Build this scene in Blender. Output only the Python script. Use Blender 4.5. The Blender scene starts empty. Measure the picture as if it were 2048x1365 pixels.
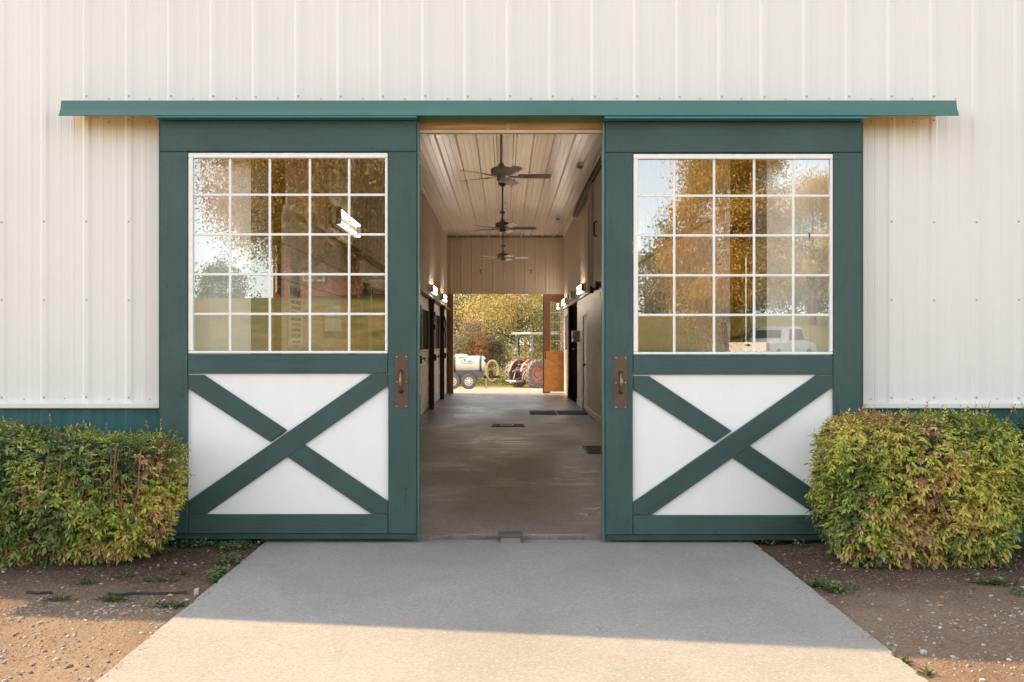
import bpy, bmesh, math, random
import numpy as np
from mathutils import Vector, Matrix

R = math.radians
SC = bpy.context.scene
COL = SC.collection

# ------------------------------------------------------------------ camera
S = 0.003586            # metres per photo pixel on the plane of the sliding doors
D = 6.5                 # distance camera -> door plane
VX, VY, CZ = 1010.0, 691.0, 1.385
cam_d = bpy.data.cameras.new("camera")
cam = bpy.data.objects.new("camera", cam_d)
COL.objects.link(cam)
cam.location = (0, 0, CZ)
cam.rotation_euler = (R(90), 0, 0)
cam_d.sensor_width = 36
cam_d.lens = 36 * (D / S) / 2048
cam_d.shift_x = (1024 - VX) / 2048
cam_d.shift_y = (VY - 682.5) / 2048
cam_d.clip_start = 0.05
cam_d.clip_end = 2000
SC.camera = cam

# ------------------------------------------------------------------ sky, sun, exposure
SUN_L = Vector((1.21, -0.42, -1.0)).normalized()      # direction the light travels
EL = math.asin(-SUN_L.z)
AZ = math.atan2(-SUN_L.x, -SUN_L.y)
world = bpy.data.worlds.new("World")
SC.world = world
world.use_nodes = True
wt = world.node_tree
bg = wt.nodes["Background"]
sky = wt.nodes.new("ShaderNodeTexSky")
sky.sky_type = 'NISHITA'
sky.sun_disc = False
sky.sun_elevation = EL
sky.sun_rotation = AZ
sky.air_density = 1.0
sky.dust_density = 1.2
sky.ozone_density = 1.0
wb = wt.nodes.new("ShaderNodeHueSaturation")
wb.inputs['Saturation'].default_value = 0.45
wb2 = wt.nodes.new("ShaderNodeMix")
wb2.data_type = 'RGBA'
wb2.blend_type = 'MULTIPLY'
wb2.inputs['Factor'].default_value = 1.0
wb2.inputs[7].default_value = (1.0, 0.975, 0.925, 1)
wt.links.new(sky.outputs[0], wb.inputs['Color'])
wt.links.new(wb.outputs[0], wb2.inputs[6])
wt.links.new(wb2.outputs[2], bg.inputs[0])
bg.inputs[1].default_value = 0.15
sun_d = bpy.data.lights.new("sun", 'SUN')
sun_d.energy = 2.7
sun_d.angle = R(0.5)
sun_d.color = (1.0, 0.70, 0.37)
sun = bpy.data.objects.new("sun", sun_d)
COL.objects.link(sun)
sun.rotation_euler = SUN_L.to_track_quat('-Z', 'Y').to_euler()
sun.location = (-30, 20, 40)
vs = SC.view_settings
vs.view_transform = 'Standard'
vs.look = 'None'
vs.gamma = 1.0
vs.exposure = 1.90
SC.render.engine = 'CYCLES'
cy = SC.cycles
cy.use_denoising = True
cy.max_bounces = 9
cy.diffuse_bounces = 5
cy.glossy_bounces = 4
cy.transparent_max_bounces = 12
cy.transmission_bounces = 4
cy.sample_clamp_indirect = 6.0
cy.caustics_reflective = False
cy.caustics_refractive = False

LAMP = 10.5             # radiance of the lit fluorescent tubes

# ------------------------------------------------------------------ helpers
def PX(x, Y): return (x - VX) * S * Y / D
def PZ(y, Y): return CZ + (VY - y) * S * Y / D

class MB:
    """collects polygons for one mesh"""
    def __init__(s): s.v = []; s.f = []
    def add(s, vs_, fs):
        o = len(s.v)
        s.v += [tuple(p) for p in vs_]
        s.f += [tuple(i + o for i in f) for f in fs]
        return s
    def box(s, x0, x1, y0, y1, z0, z1):
        return s.add([(x0,y0,z0),(x1,y0,z0),(x1,y1,z0),(x0,y1,z0),(x0,y0,z1),(x1,y0,z1),(x1,y1,z1),(x0,y1,z1)],
              [(0,3,2,1),(4,5,6,7),(0,1,5,4),(1,2,6,5),(2,3,7,6),(3,0,4,7)])
    def cbox(s, x0, x1, y0, y1, z0, z1, c=0.004):
        """box with chamfered edges"""
        c = min(c, (x1-x0)/3, (y1-y0)/3, (z1-z0)/3)
        bm = bmesh.new()
        m = MB().box(x0,x1,y0,y1,z0,z1)
        vv = [bm.verts.new(p) for p in m.v]
        for f in m.f: bm.faces.new([vv[i] for i in f])
        bmesh.ops.bevel(bm, geom=bm.edges[:], offset=c, segments=1, affect='EDGES', profile=0.5)
        return s.bm(bm)
    def bm(s, bm):
        bm.verts.index_update()
        s.add([v.co for v in bm.verts], [[v.index for v in f.verts] for f in bm.faces])
        bm.free()
        return s
    def prism(s, poly, y0, y1, c=0.0):
        """polygon in x,z extruded along y, bevelled by c"""
        bm = bmesh.new()
        a = [bm.verts.new((p[0], y0, p[1])) for p in poly]
        b = [bm.verts.new((p[0], y1, p[1])) for p in poly]
        n = len(poly)
        bm.faces.new(a); bm.faces.new(b[::-1])
        for i in range(n): bm.faces.new([a[i], b[i], b[(i+1)%n], a[(i+1)%n]])
        bmesh.ops.recalc_face_normals(bm, faces=bm.faces[:])
        if c: bmesh.ops.bevel(bm, geom=bm.edges[:], offset=c, segments=1, affect='EDGES', profile=0.5)
        return s.bm(bm)
    def tube(s, pts, r, n=8, caps=True, closed=False):
        pts = [Vector(p) for p in pts]
        k = len(pts)
        rs = r if isinstance(r, (list, tuple)) else [r]*k
        o = len(s.v)
        up = None
        for i, p in enumerate(pts):
            if closed: t = pts[(i+1)%k] - pts[i-1]
            else: t = pts[min(i+1,k-1)] - pts[max(i-1,0)]
            t.normalize()
            if up is None:
                up = Vector((0,0,1)) if abs(t.z) < 0.9 else Vector((1,0,0))
            a = up - t*up.dot(t)
            if a.length < 1e-5: a = t.orthogonal()
            a.normalize(); up = a
            b = t.cross(a)
            for j in range(n):
                q = 2*math.pi*j/n
                s.v.append(tuple(p + a*(math.cos(q)*rs[i]) + b*(math.sin(q)*rs[i])))
        for i in range(k if closed else k-1):
            for j in range(n):
                i2 = (i+1) % k
                s.f.append((o+i*n+j, o+i*n+(j+1)%n, o+i2*n+(j+1)%n, o+i2*n+j))
        if caps and not closed:
            s.f.append(tuple(o+j for j in range(n))[::-1])
            s.f.append(tuple(o+(k-1)*n+j for j in range(n)))
        return s
    def lathe(s, prof, n=24, axis='z', loc=(0,0,0), closed=False, cap0=True):
        """profile of (radius, height) turned about an axis"""
        o = len(s.v)
        for (r, h) in prof:
            for j in range(n):
                q = 2*math.pi*j/n
                a, b = math.cos(q)*r, math.sin(q)*r
                p = (a,b,h) if axis=='z' else ((a,h,b) if axis=='y' else (h,a,b))
                s.v.append((p[0]+loc[0], p[1]+loc[1], p[2]+loc[2]))
        k = len(prof)
        for i in range(k if closed else k-1):
            for j in range(n):
                i2 = (i+1)%k
                s.f.append((o+i*n+j, o+i*n+(j+1)%n, o+i2*n+(j+1)%n, o+i2*n+j))
        if not closed:
            if prof[0][0] > 1e-4 and cap0: s.f.append(tuple(o+j for j in range(n))[::-1])
            if prof[-1][0] > 1e-4: s.f.append(tuple(o+(k-1)*n+j for j in range(n)))
        return s
    def xf(s, M):
        s.v = [tuple(M @ Vector(p)) for p in s.v]
        return s
    def mesh(s, name, mat, smooth=False):
        me = bpy.data.meshes.new(name)
        me.from_pydata(s.v, [], s.f)
        bm = bmesh.new(); bm.from_mesh(me)
        bmesh.ops.recalc_face_normals(bm, faces=bm.faces[:])
        bm.to_mesh(me); bm.free()
        if smooth:
            me.polygons.foreach_set('use_smooth', [True]*len(me.polygons))
            try: me.set_sharp_from_angle(angle=R(38))
            except Exception: pass
        if mat: me.materials.append(mat)
        return me
    def make(s, name, mat, parent=None, smooth=False):
        return link(name, s.mesh(name, mat, smooth), parent)

def link(name, data, parent=None, loc=None):
    o = bpy.data.objects.new(name, data)
    COL.objects.link(o)
    if parent is not None:
        o.parent = parent
        anc = parent
        while anc is not None and not anc.get('local'): anc = anc.parent
        if anc is None:
            base = parent
            off = Vector((0,0,0))
            while base is not None:
                off += Vector(base.location); base = base.parent
            o.location = -off
    if loc is not None: o.location = Vector(o.location) + Vector(loc)
    return o

def tag(o, label, cat, group=None, kind=None):
    if label: o['label'] = label
    if cat: o['category'] = cat
    if group: o['group'] = group
    if kind: o['kind'] = kind
    return o

def thing(name, label, cat, loc=(0,0,0), group=None, local=False, rz=0):
    o = bpy.data.objects.new(name, None)
    o.empty_display_size = 0.2
    COL.objects.link(o)
    o.location = loc
    o.rotation_euler = (0, 0, rz)
    if local: o['local'] = 1
    return tag(o, label, cat, group)

def np_mesh(name, V, F, mat, col=None, smooth=False):
    me = bpy.data.meshes.new(name)
    V = np.asarray(V, np.float32); F = np.asarray(F, np.int32)
    n, k = F.shape
    me.vertices.add(len(V)); me.vertices.foreach_set('co', V.ravel())
    me.loops.add(n*k); me.loops.foreach_set('vertex_index', F.ravel())
    me.polygons.add(n); me.polygons.foreach_set('loop_start', np.arange(0, n*k, k, dtype=np.int32))
    if smooth: me.polygons.foreach_set('use_smooth', np.ones(n, bool))
    if col is not None:
        a = me.color_attributes.new('col', 'FLOAT_COLOR', 'POINT')
        c = np.ones((len(V), 4), np.float32); c[:, :3] = col
        a.data.foreach_set('color', c.ravel())
    me.update(calc_edges=True)
    if mat: me.materials.append(mat)
    return me

# ------------------------------------------------------------------ materials
class NT:
    def __init__(s, name):
        s.m = bpy.data.materials.new(name); s.m.use_nodes = True
        s.t = s.m.node_tree; s.t.nodes.clear()
        s.out = s.t.nodes.new('ShaderNodeOutputMaterial')
        s.geo = None; s.perobj = False
    def n(s, typ, **kw):
        x = s.t.nodes.new(typ)
        for k, v in kw.items(): setattr(x, k, v)
        return x
    def l(s, a, b): s.t.links.new(a, b)
    def pos(s, scale=(1,1,1), rot=(0,0,0)):
        if s.geo is None: s.geo = s.n('ShaderNodeNewGeometry')
        src = s.geo.outputs['Position']
        if s.perobj:
            oi = s.n('ShaderNodeObjectInfo'); va = s.n('ShaderNodeVectorMath', operation='MULTIPLY_ADD')
            s.l(oi.outputs['Random'], va.inputs[0]); va.inputs[1].default_value = (31, 17, 43); s.l(src, va.inputs[2]); src = va.outputs[0]
        mp = s.n('ShaderNodeMapping'); s.l(src, mp.inputs[0])
        mp.inputs['Scale'].default_value = scale; mp.inputs['Rotation'].default_value = rot
        return mp.outputs[0]
    def rpos(s, scale, rot):
        """rotate first, then stretch (for slanting grain)"""
        a = s.pos((1,1,1), rot)
        mp = s.n('ShaderNodeMapping'); s.l(a, mp.inputs[0]); mp.inputs['Scale'].default_value = scale
        return mp.outputs[0]
    def noise(s, vec, scale, detail=4, rough=0.55, dist=0.0):
        x = s.n('ShaderNodeTexNoise'); s.l(vec, x.inputs['Vector'])
        x.inputs['Scale'].default_value = scale; x.inputs['Detail'].default_value = detail
        x.inputs['Roughness'].default_value = rough; x.inputs['Distortion'].default_value = dist
        return x.outputs[0]
    def ramp(s, fac, p0, p1, c0=(0,0,0), c1=(1,1,1)):
        x = s.n('ShaderNodeValToRGB'); s.l(fac, x.inputs[0])
        e = x.color_ramp.elements
        e[0].position = p0; e[1].position = p1
        e[0].color = (*c0, 1); e[1].color = (*c1, 1)
        return x.outputs[0]
    def mix(s, fac, a, b, blend='MIX'):
        x = s.n('ShaderNodeMix', data_type='RGBA', blend_type=blend)
        for sock, v in ((0, fac), (6, a), (7, b)):
            if isinstance(v, (int, float)): x.inputs[sock].default_value = v
            elif isinstance(v, tuple): x.inputs[sock].default_value = (*v[:3], 1)
            else: s.l(v, x.inputs[sock])
        return x.outputs[2]
    def math(s, op, a, b=0.5):
        x = s.n('ShaderNodeMath', operation=op)
        for i, v in enumerate((a, b)):
            if isinstance(v, (int, float)): x.inputs[i].default_value = v
            else: s.l(v, x.inputs[i])
        return x.outputs[0]
    def bsdf(s, col, rough=0.6, metal=0.0, spec=0.5, bump=None, bstr=0.3, bdist=0.01):
        b = s.n('ShaderNodeBsdfPrincipled')
        for key, v in (('Base Color', col), ('Roughness', rough), ('Metallic', metal), ('Specular IOR Level', spec)):
            if isinstance(v, (int, float)): b.inputs[key].default_value = v
            elif isinstance(v, tuple): b.inputs[key].default_value = (*v[:3], 1)
            else: s.l(v, b.inputs[key])
        if bump is not None:
            bp = s.n('ShaderNodeBump'); bp.inputs['Strength'].default_value = bstr; bp.inputs['Distance'].default_value = bdist
            s.l(bump, bp.inputs['Height']); s.l(bp.outputs[0], b.inputs['Normal'])
        s.l(b.outputs[0], s.out.inputs[0])
        return b

def simple(name, c, rough=0.6, metal=0.0, var=0.15, scale=6.0, bstr=0.0, spec=0.5, stretch=(1,1,1)):
    t = NT(name)
    v = t.pos(stretch)
    nz = t.noise(v, scale, 5)
    c0 = tuple(x*(1-var) for x in c); c1 = tuple(min(1, x*(1+var)) for x in c)
    col = t.ramp(nz, 0.3, 0.7, c0, c1)
    t.bsdf(col, rough, metal, spec, bump=nz if bstr else None, bstr=bstr, bdist=0.01)
    return t.m

def paint_wood(name, c, rot=0.0, vertical=True, rough=0.55):
    """brushed paint over boards, grain along z (vertical) or x, turned by rot about y"""
    t = NT(name); t.perobj = True
    st = (30, 30, 1.6) if vertical else (1.6, 30, 30)
    v = t.rpos(st, (0, rot, 0))
    g = t.noise(v, 2.2, 6, 0.6, 0.4)
    fine = t.noise(t.rpos(tuple(x*5 for x in st), (0, rot, 0)), 1.0, 3)
    big = t.noise(t.pos(), 2.3, 3)
    base = t.ramp(big, 0.3, 0.72, tuple(x*0.86 for x in c), tuple(x*1.12 for x in c))
    col = t.mix(t.ramp(g, 0.34, 0.5), t.mix(1.0, base, (0.84, 0.84, 0.84), 'MULTIPLY'), base)
    worn = t.ramp(t.noise(t.rpos(tuple(x*0.5 for x in st), (0, rot, 0)), 3.0, 5, 0.7), 0.66, 0.78)
    col = t.mix(t.math('MULTIPLY', worn, 0.25), col, tuple(min(1, x*1.6+0.01) for x in c))
    vo = t.n('ShaderNodeTexVoronoi'); t.l(t.rpos((3.1, 3.1, 2.0) if vertical else (2.0, 3.1, 3.1), (0, rot, 0)), vo.inputs['Vector'])
    vo.inputs['Scale'].default_value = 1.3
    knot = t.ramp(vo.outputs['Distance'], 0.028, 0.05, (1,1,1), (0,0,0))
    col = t.mix(t.math('MULTIPLY', knot, 0.55), col, tuple(x*0.3 for x in c))
    h = t.math('ADD', t.math('MULTIPLY', g, 0.7), t.math('MULTIPLY', fine, 0.3))
    rg = t.ramp(g, 0.3, 0.7, (rough-0.1,)*3, (rough+0.12,)*3)
    t.bsdf(col, rg, 0, 0.4, h, 0.35, 0.006)
    return t.m

def sheet_metal(name, c, rough=0.4, axis='z', var=0.05, spec=0.5, dents=0.05, tint=False):
    t = NT(name)
    st = {'z': (14, 14, 0.6), 'y': (14, 0.6, 14)}[axis]
    streak = t.noise(t.pos(st), 1.6, 5, 0.6)
    big = t.noise(t.pos(), 0.9, 3)
    a = t.ramp(streak, 0.25, 0.75, tuple(x*(1-var) for x in c), tuple(min(1, x*(1+var)) for x in c))
    col = t.mix(t.ramp(big, 0.35, 0.7), a, t.mix(1.0, a, (0.95, 0.945, 0.94), 'MULTIPLY'))
    spots = t.ramp(t.noise(t.pos(), 34, 3, 0.7), 0.70, 0.76)
    col = t.mix(t.math('MULTIPLY', spots, 0.06), col, tuple(x*0.6 for x in c))
    if tint:  # yellow band, stronger upwards, ending just below the canopy
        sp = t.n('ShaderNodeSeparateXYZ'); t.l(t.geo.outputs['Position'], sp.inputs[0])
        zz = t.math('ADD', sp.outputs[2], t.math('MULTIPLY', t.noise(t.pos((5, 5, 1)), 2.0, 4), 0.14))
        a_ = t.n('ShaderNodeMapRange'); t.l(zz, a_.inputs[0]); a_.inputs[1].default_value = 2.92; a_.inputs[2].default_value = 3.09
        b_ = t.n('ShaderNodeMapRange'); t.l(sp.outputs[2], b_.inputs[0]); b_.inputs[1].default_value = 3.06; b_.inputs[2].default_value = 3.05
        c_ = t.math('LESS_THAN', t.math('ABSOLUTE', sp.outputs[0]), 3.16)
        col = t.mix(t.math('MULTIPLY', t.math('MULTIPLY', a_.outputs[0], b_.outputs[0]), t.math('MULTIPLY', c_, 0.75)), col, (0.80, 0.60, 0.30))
    d = t.noise(t.pos((1,1,0.5)), 2.2, 2)
    t.bsdf(col, t.ramp(streak, 0.3, 0.7, (rough-0.06,)*3, (rough+0.08,)*3), 0, spec, d, dents*4, 0.02)
    return t.m

GREEN = (0.042, 0.086, 0.080)
M = {}
M['green_v'] = paint_wood('dark_green_paint_upright', GREEN)
M['green_h'] = paint_wood('dark_green_paint_level', GREEN, vertical=False)
M['green_a'] = paint_wood('dark_green_paint_rising', tuple(x*0.94 for x in GREEN), rot=R(33.5), vertical=False)
M['green_b'] = paint_wood('dark_green_paint_falling', tuple(x*0.94 for x in GREEN), rot=R(-33.5), vertical=False)
M['white_panel'] = simple('white_painted_board', (0.83, 0.82, 0.81), 0.6, var=0.015, scale=3, stretch=(3,3,1), bstr=0.04)
M['white_wood'] = simple('white_window_paint', (0.80, 0.78, 0.74), 0.5, var=0.06, scale=20, bstr=0.1)
M['cream'] = sheet_metal('cream_sheet_metal', (0.745, 0.722, 0.680), 0.42, tint=True, var=0.025)
M['teal'] = sheet_metal('teal_sheet_metal', (0.020, 0.105, 0.108), 0.38, var=0.12)
M['canopy'] = simple('teal_flashing', (0.055, 0.145, 0.122), 0.27, var=0.12, scale=3, stretch=(0.4, 1, 1))
M['dripcap'] = simple('blue_green_flashing', (0.055, 0.22, 0.25), 0.35, var=0.1, scale=4)
M['kick'] = simple('dark_green_kick_strip', (0.025, 0.062, 0.052), 0.5, var=0.2)
M['steel'] = simple('zinc_screw', (0.42, 0.42, 0.41), 0.45, 0.6)
M['dark_metal'] = simple('dark_iron', (0.03, 0.026, 0.024), 0.5, 0.4)
M['nail'] = simple('dark_nail_head', (0.02, 0.03, 0.028), 0.6)
M['bronze'] = simple('brown_plate', (0.115, 0.068, 0.052), 0.42, 0.35, var=0.2, scale=14)
M['brass'] = simple('worn_brass_handle', (0.24, 0.16, 0.07), 0.32, 0.9, var=0.3, scale=30)
M['tan'] = sheet_metal('tan_liner_metal', (0.60, 0.475, 0.355), 0.45, var=0.08)
M['ceil'] = simple('pale_ceiling_metal', (0.86, 0.78, 0.68), 0.25, 0.3, var=0.05, scale=1.2, stretch=(6,0.4,1), spec=0.7)
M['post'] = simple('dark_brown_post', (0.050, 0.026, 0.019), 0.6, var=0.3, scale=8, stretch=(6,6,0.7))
M['jamb'] = simple('red_brown_timber', (0.29, 0.135, 0.075), 0.65, var=0.3, scale=7, stretch=(8,8,0.8), bstr=0.2)
M['plank'] = simple('tan_stall_board', (0.60, 0.475, 0.38), 0.38, var=0.16, scale=5, stretch=(6,0.8,8), bstr=0.1)
M['header'] = simple('raw_timber_header', (0.72, 0.42, 0.24), 0.65, var=0.3, scale=4, stretch=(0.7,9,14), bstr=0.2)
M['header_trim'] = simple('pale_timber_trim', (0.86, 0.71, 0.50), 0.6, var=0.15, scale=5, stretch=(1,9,9))
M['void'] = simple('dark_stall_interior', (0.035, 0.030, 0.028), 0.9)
M['grille'] = simple('grey_stall_grille', (0.075, 0.075, 0.08), 0.5, 0.5)
M['ply'] = simple('orange_plywood', (0.66, 0.36, 0.14), 0.6, var=0.18, scale=9, stretch=(1,1,1.6), bstr=0.1)
M['rafter'] = simple('roof_sheet', (0.03, 0.10, 0.10), 0.5)
M['box_white'] = simple('white_enamel', (0.70, 0.70, 0.68), 0.4, var=0.05)
M['grey_box'] = simple('grey_enamel', (0.20, 0.185, 0.17), 0.45, var=0.1)
M['rubber'] = simple('black_rubber', (0.022, 0.020, 0.019), 0.8, var=0.3, scale=30, bstr=0.3)
M['curb'] = simple('pale_curb_trim', (0.52, 0.44, 0.38), 0.6, var=0.15)

def m_galv():
    t = NT('dented_galvanised_sheet')
    d = t.noise(t.pos((1, 1.6, 0.45)), 5.5, 3)
    f = t.noise(t.pos((1, 6, 1.2)), 9, 4)
    col = t.ramp(f, 0.3, 0.7, (0.66, 0.61, 0.55), (0.88, 0.83, 0.77))
    t.bsdf(col, 0.30, 0.5, 0.5, t.math('ADD', d, t.math('MULTIPLY', f, 0.3)), 0.55, 0.03)
    return t.m
M['galv'] = m_galv()

def m_glass():
    t = NT('window_glass')
    g = t.n('ShaderNodeBsdfGlossy'); g.inputs['Roughness'].default_value = 0.0
    g.inputs['Color'].default_value = (0.96, 0.97, 0.97, 1)
    tr = t.n('ShaderNodeBsdfTransparent'); tr.inputs['Color'].default_value = (0.975, 0.985, 0.98, 1)
    wob = t.noise(t.pos((1, 1, 0.8)), 2.2, 1)
    bp = t.n('ShaderNodeBump'); bp.inputs['Strength'].default_value = 0.02; bp.inputs['Distance'].default_value = 0.004
    t.l(wob, bp.inputs['Height']); t.l(bp.outputs[0], g.inputs['Normal'])
    lw = t.n('ShaderNodeLayerWeight'); lw.inputs['Blend'].default_value = 0.25
    fac = t.math('ADD', t.math('MULTIPLY', lw.outputs['Fresnel'], 0.5), 0.31)
    bf_ = t.n('ShaderNodeNewGeometry').outputs['Backfacing']
    fac = t.math('MULTIPLY', fac, t.math('SUBTRACT', 1.0, bf_))
    mx = t.n('ShaderNodeMixShader'); t.l(fac, mx.inputs[0]); t.l(tr.outputs[0], mx.inputs[1]); t.l(g.outputs[0], mx.inputs[2])
    t.l(mx.outputs[0], t.out.inputs[0])
    return t.m
M['glass'] = m_glass()

def m_emit(name, c, k):
    t = NT(name)
    e = t.n('ShaderNodeEmission'); e.inputs[0].default_value = (*c, 1); e.inputs[1].default_value = k
    t.l(e.outputs[0], t.out.inputs[0])
    return t.m
M['tube_lit'] = m_emit('lit_fluorescent_tube', (1.0, 0.90, 0.78), LAMP)
M['tube_dim'] = m_emit('weak_fluorescent_tube', (1.0, 0.93, 0.82), 2.2)
M['tube_off'] = simple('unlit_fluorescent_tube', (0.72, 0.70, 0.66), 0.3, var=0.03)

def m_concrete(name, c, speck=1.0, tint=(0.30, 0.17, 0.11), gloss=0.85, brush=False):
    t = NT(name)
    p = t.pos()
    fine = t.noise(p, 170, 3, 0.7)
    mid = t.noise(p, 26, 5, 0.65)
    big = t.noise(p, 1.3, 5, 0.6, 0.6)
    col = t.ramp(big, 0.3, 0.72, tuple(x*0.85 for x in c), tuple(x*1.1 for x in c))
    col = t.mix(t.math('MULTIPLY', t.ramp(mid, 0.42, 0.66), 0.35), col, tuple(x*0.72 for x in c))
    col = t.mix(t.math('MULTIPLY', t.ramp(fine, 0.5, 0.66), 0.6*speck), col, tuple(x*0.5 for x in c))
    st = t.ramp(t.noise(t.pos((1, 1.5, 1)), 1.9, 6, 0.7, 1.0), 0.56, 0.72)  # blotchy stains in the slab
    col = t.mix(t.math('MULTIPLY', st, 0.30), col, tint)
    sp2 = t.noise(p, 62, 2, 0.5)
    col = t.mix(t.math('MULTIPLY', t.ramp(sp2, 0.55, 0.70), 0.35*speck), col, tuple(x*0.5 for x in c))
    col = t.mix(t.math('MULTIPLY', t.ramp(sp2, 0.32, 0.42, (1,1,1), (0,0,0)), 0.25*speck), col, tuple(min(1, x*1.6) for x in c))
    dk = t.ramp(t.noise(t.pos((2.2, 0.8, 1)), 1.1, 5, 0.65, 1.5), 0.55, 0.75)
    col = t.mix(t.math('MULTIPLY', dk, 0.35), col, tuple(x*0.62 for x in c))
    vo = t.n('ShaderNodeTexVoronoi'); t.l(p, vo.inputs['Vector']); vo.inputs['Scale'].default_value = 9
    pit = t.ramp(vo.outputs['Distance'], 0.035, 0.07, (1,1,1), (0,0,0))
    col = t.mix(t.math('MULTIPLY', pit, 0.5), col, tuple(x*0.4 for x in c))
    h = t.math('ADD', t.math('MULTIPLY', fine, 0.6), t.math('MULTIPLY', mid, 0.6))
    rg = gloss
    if brush:
        br = t.noise(t.pos((1.2, 22, 1)), 3.0, 5, 0.7)
        b2 = t.noise(t.pos((26, 1.2, 1)), 3.0, 4, 0.7)
        h = t.math('ADD', br, t.math('MULTIPLY', b2, 0.5))
        worn = t.noise(t.pos((1, 0.55, 1)), 0.8, 5, 0.65, 0.8)
        col = t.mix(t.ramp(br, 0.38, 0.56), t.mix(1.0, col, (0.50, 0.47, 0.45), 'MULTIPLY'), col)
        col = t.mix(t.ramp(b2, 0.40, 0.52), t.mix(1.0, col, (0.72, 0.70, 0.69), 'MULTIPLY'), col)
        drag = t.noise(t.pos((0.5, 5.5, 1)), 1.4, 6, 0.7, 0.6)
        col = t.mix(t.ramp(drag, 0.42, 0.58), t.mix(1.0, col, (0.60, 0.56, 0.54), 'MULTIPLY'), col)
        col = t.mix(t.math('MULTIPLY', t.ramp(worn, 0.42, 0.62), 0.5), col, tuple(x*0.55 for x in c))
        rg = t.ramp(t.math('ADD', t.math('MULTIPLY', worn, 0.5), t.math('MULTIPLY', drag, 0.5)), 0.40, 0.60, (gloss-0.16,)*3, (gloss+0.16,)*3)
    t.bsdf(col, rg, 0, 0.4, h, 0.45, 0.006)
    return t.m
M['apron'] = m_concrete('broomed_grey_concrete', (0.312, 0.297, 0.272), 1.2)
M['floor'] = m_concrete('worn_brown_concrete', (0.40, 0.325, 0.285), 0.6, (0.15, 0.105, 0.08), 0.40, True)

def m_ground():
    t = NT('ground_dirt_and_grass')
    p = t.pos()
    big = t.noise(p, 0.9, 5, 0.6, 0.5)
    mid = t.noise(p, 7, 6, 0.65)
    fine = t.noise(p, 60, 4, 0.7)
    dirt = t.ramp(big, 0.3, 0.7, (0.165, 0.106, 0.072), (0.285, 0.218, 0.155))
    dirt = t.mix(t.math('MULTIPLY', t.ramp(mid, 0.4, 0.65), 0.5), dirt, (0.23, 0.155, 0.11))
    dirt = t.mix(t.math('MULTIPLY', t.ramp(fine, 0.52, 0.66), 0.6), dirt, (0.31, 0.25, 0.19))
    dirt = t.mix(t.math('MULTIPLY', t.ramp(fine, 0.34, 0.44, (1,1,1), (0,0,0)), 0.6), dirt, (0.075, 0.045, 0.032))
    # dark mulch near the wall: y above 5.1
    sep = t.n('ShaderNodeSeparateXYZ'); t.l(t.geo.outputs['Position'], sep.inputs[0])
    y = t.math('ADD', sep.outputs[1], t.math('MULTIPLY', t.noise(p, 2.5, 4), 0.9))
    mr = t.n('ShaderNodeMapRange'); t.l(y, mr.inputs[0])
    mr.inputs[1].default_value = 5.35; mr.inputs[2].default_value = 6.1
    mulch = t.mix(t.ramp(fine, 0.42, 0.6), (0.055, 0.030, 0.023), (0.15, 0.085, 0.062))
    dirt = t.mix(t.math('MULTIPLY', mr.outputs[0], 0.8), dirt, mulch)
    grass = t.ramp(t.noise(p, 1.1, 6, 0.7), 0.32, 0.68, (0.085, 0.105, 0.024), (0.30, 0.205, 0.070))
    grass = t.mix(t.math('MULTIPLY', t.ramp(t.noise(p, 40, 3), 0.4, 0.65), 0.4), grass, (0.06, 0.075, 0.02))
    gravel = t.mix(t.ramp(t.noise(p, 18, 4, 0.7), 0.35, 0.65), (0.27, 0.215, 0.15), (0.46, 0.39, 0.30))
    def band(lo, hi, w=1.0):
        a = t.n('ShaderNodeMapRange'); t.l(y, a.inputs[0]); a.inputs[1].default_value = lo-w; a.inputs[2].default_value = lo+w
        b = t.n('ShaderNodeMapRange'); t.l(y, b.inputs[0]); b.inputs[1].default_value = hi-w; b.inputs[2].default_value = hi+w
        b.inputs[3].default_value = 1; b.inputs[4].default_value = 0
        return t.math('MULTIPLY', a.outputs[0], b.outputs[0])
    back = t.n('ShaderNodeMapRange'); t.l(y, back.inputs[0]); back.inputs[1].default_value = -5.5; back.inputs[2].default_value = -4.0
    back.inputs[3].default_value = 1; back.inputs[4].default_value = 0
    far = t.n('ShaderNodeMapRange'); t.l(y, far.inputs[0]); far.inputs[1].default_value = 44; far.inputs[2].default_value = 46
    col = t.mix(back.outputs[0], dirt, grass)
    col = t.mix(band(20, 45.0), col, gravel)
    col = t.mix(far.outputs[0], col, grass)
    h = t.math('ADD', t.math('MULTIPLY', mid, 0.8), t.math('MULTIPLY', fine, 0.5))
    t.bsdf(col, 0.95, 0, 0.15, h, 0.9, 0.035)
    return t.m
M['ground'] = m_ground()

def m_leaf(name, trans=0.35, rough=0.5):
    t = NT(name)
    a = t.n('ShaderNodeAttribute'); a.attribute_name = 'col'
    b = t.n('ShaderNodeBsdfPrincipled'); t.l(a.outputs['Color'], b.inputs['Base Color'])
    b.inputs['Roughness'].default_value = rough; b.inputs['Specular IOR Level'].default_value = 0.35
    tl = t.n('ShaderNodeBsdfTranslucent'); t.l(a.outputs['Color'], tl.inputs[0])
    mx = t.n('ShaderNodeMixShader'); mx.inputs[0].default_value = trans
    t.l(b.outputs[0], mx.inputs[1]); t.l(tl.outputs[0], mx.inputs[2]); t.l(mx.outputs[0], t.out.inputs[0])
    return t.m
M['leaf'] = m_leaf('shrub_leaf', 0.25, 0.42)
M['tree_leaf'] = m_leaf('tree_leaf', 0.45, 0.6)
M['bark'] = simple('tree_bark', (0.085, 0.060, 0.042), 0.9, var=0.35, scale=9, stretch=(3,3,0.7), bstr=0.5)
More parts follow.
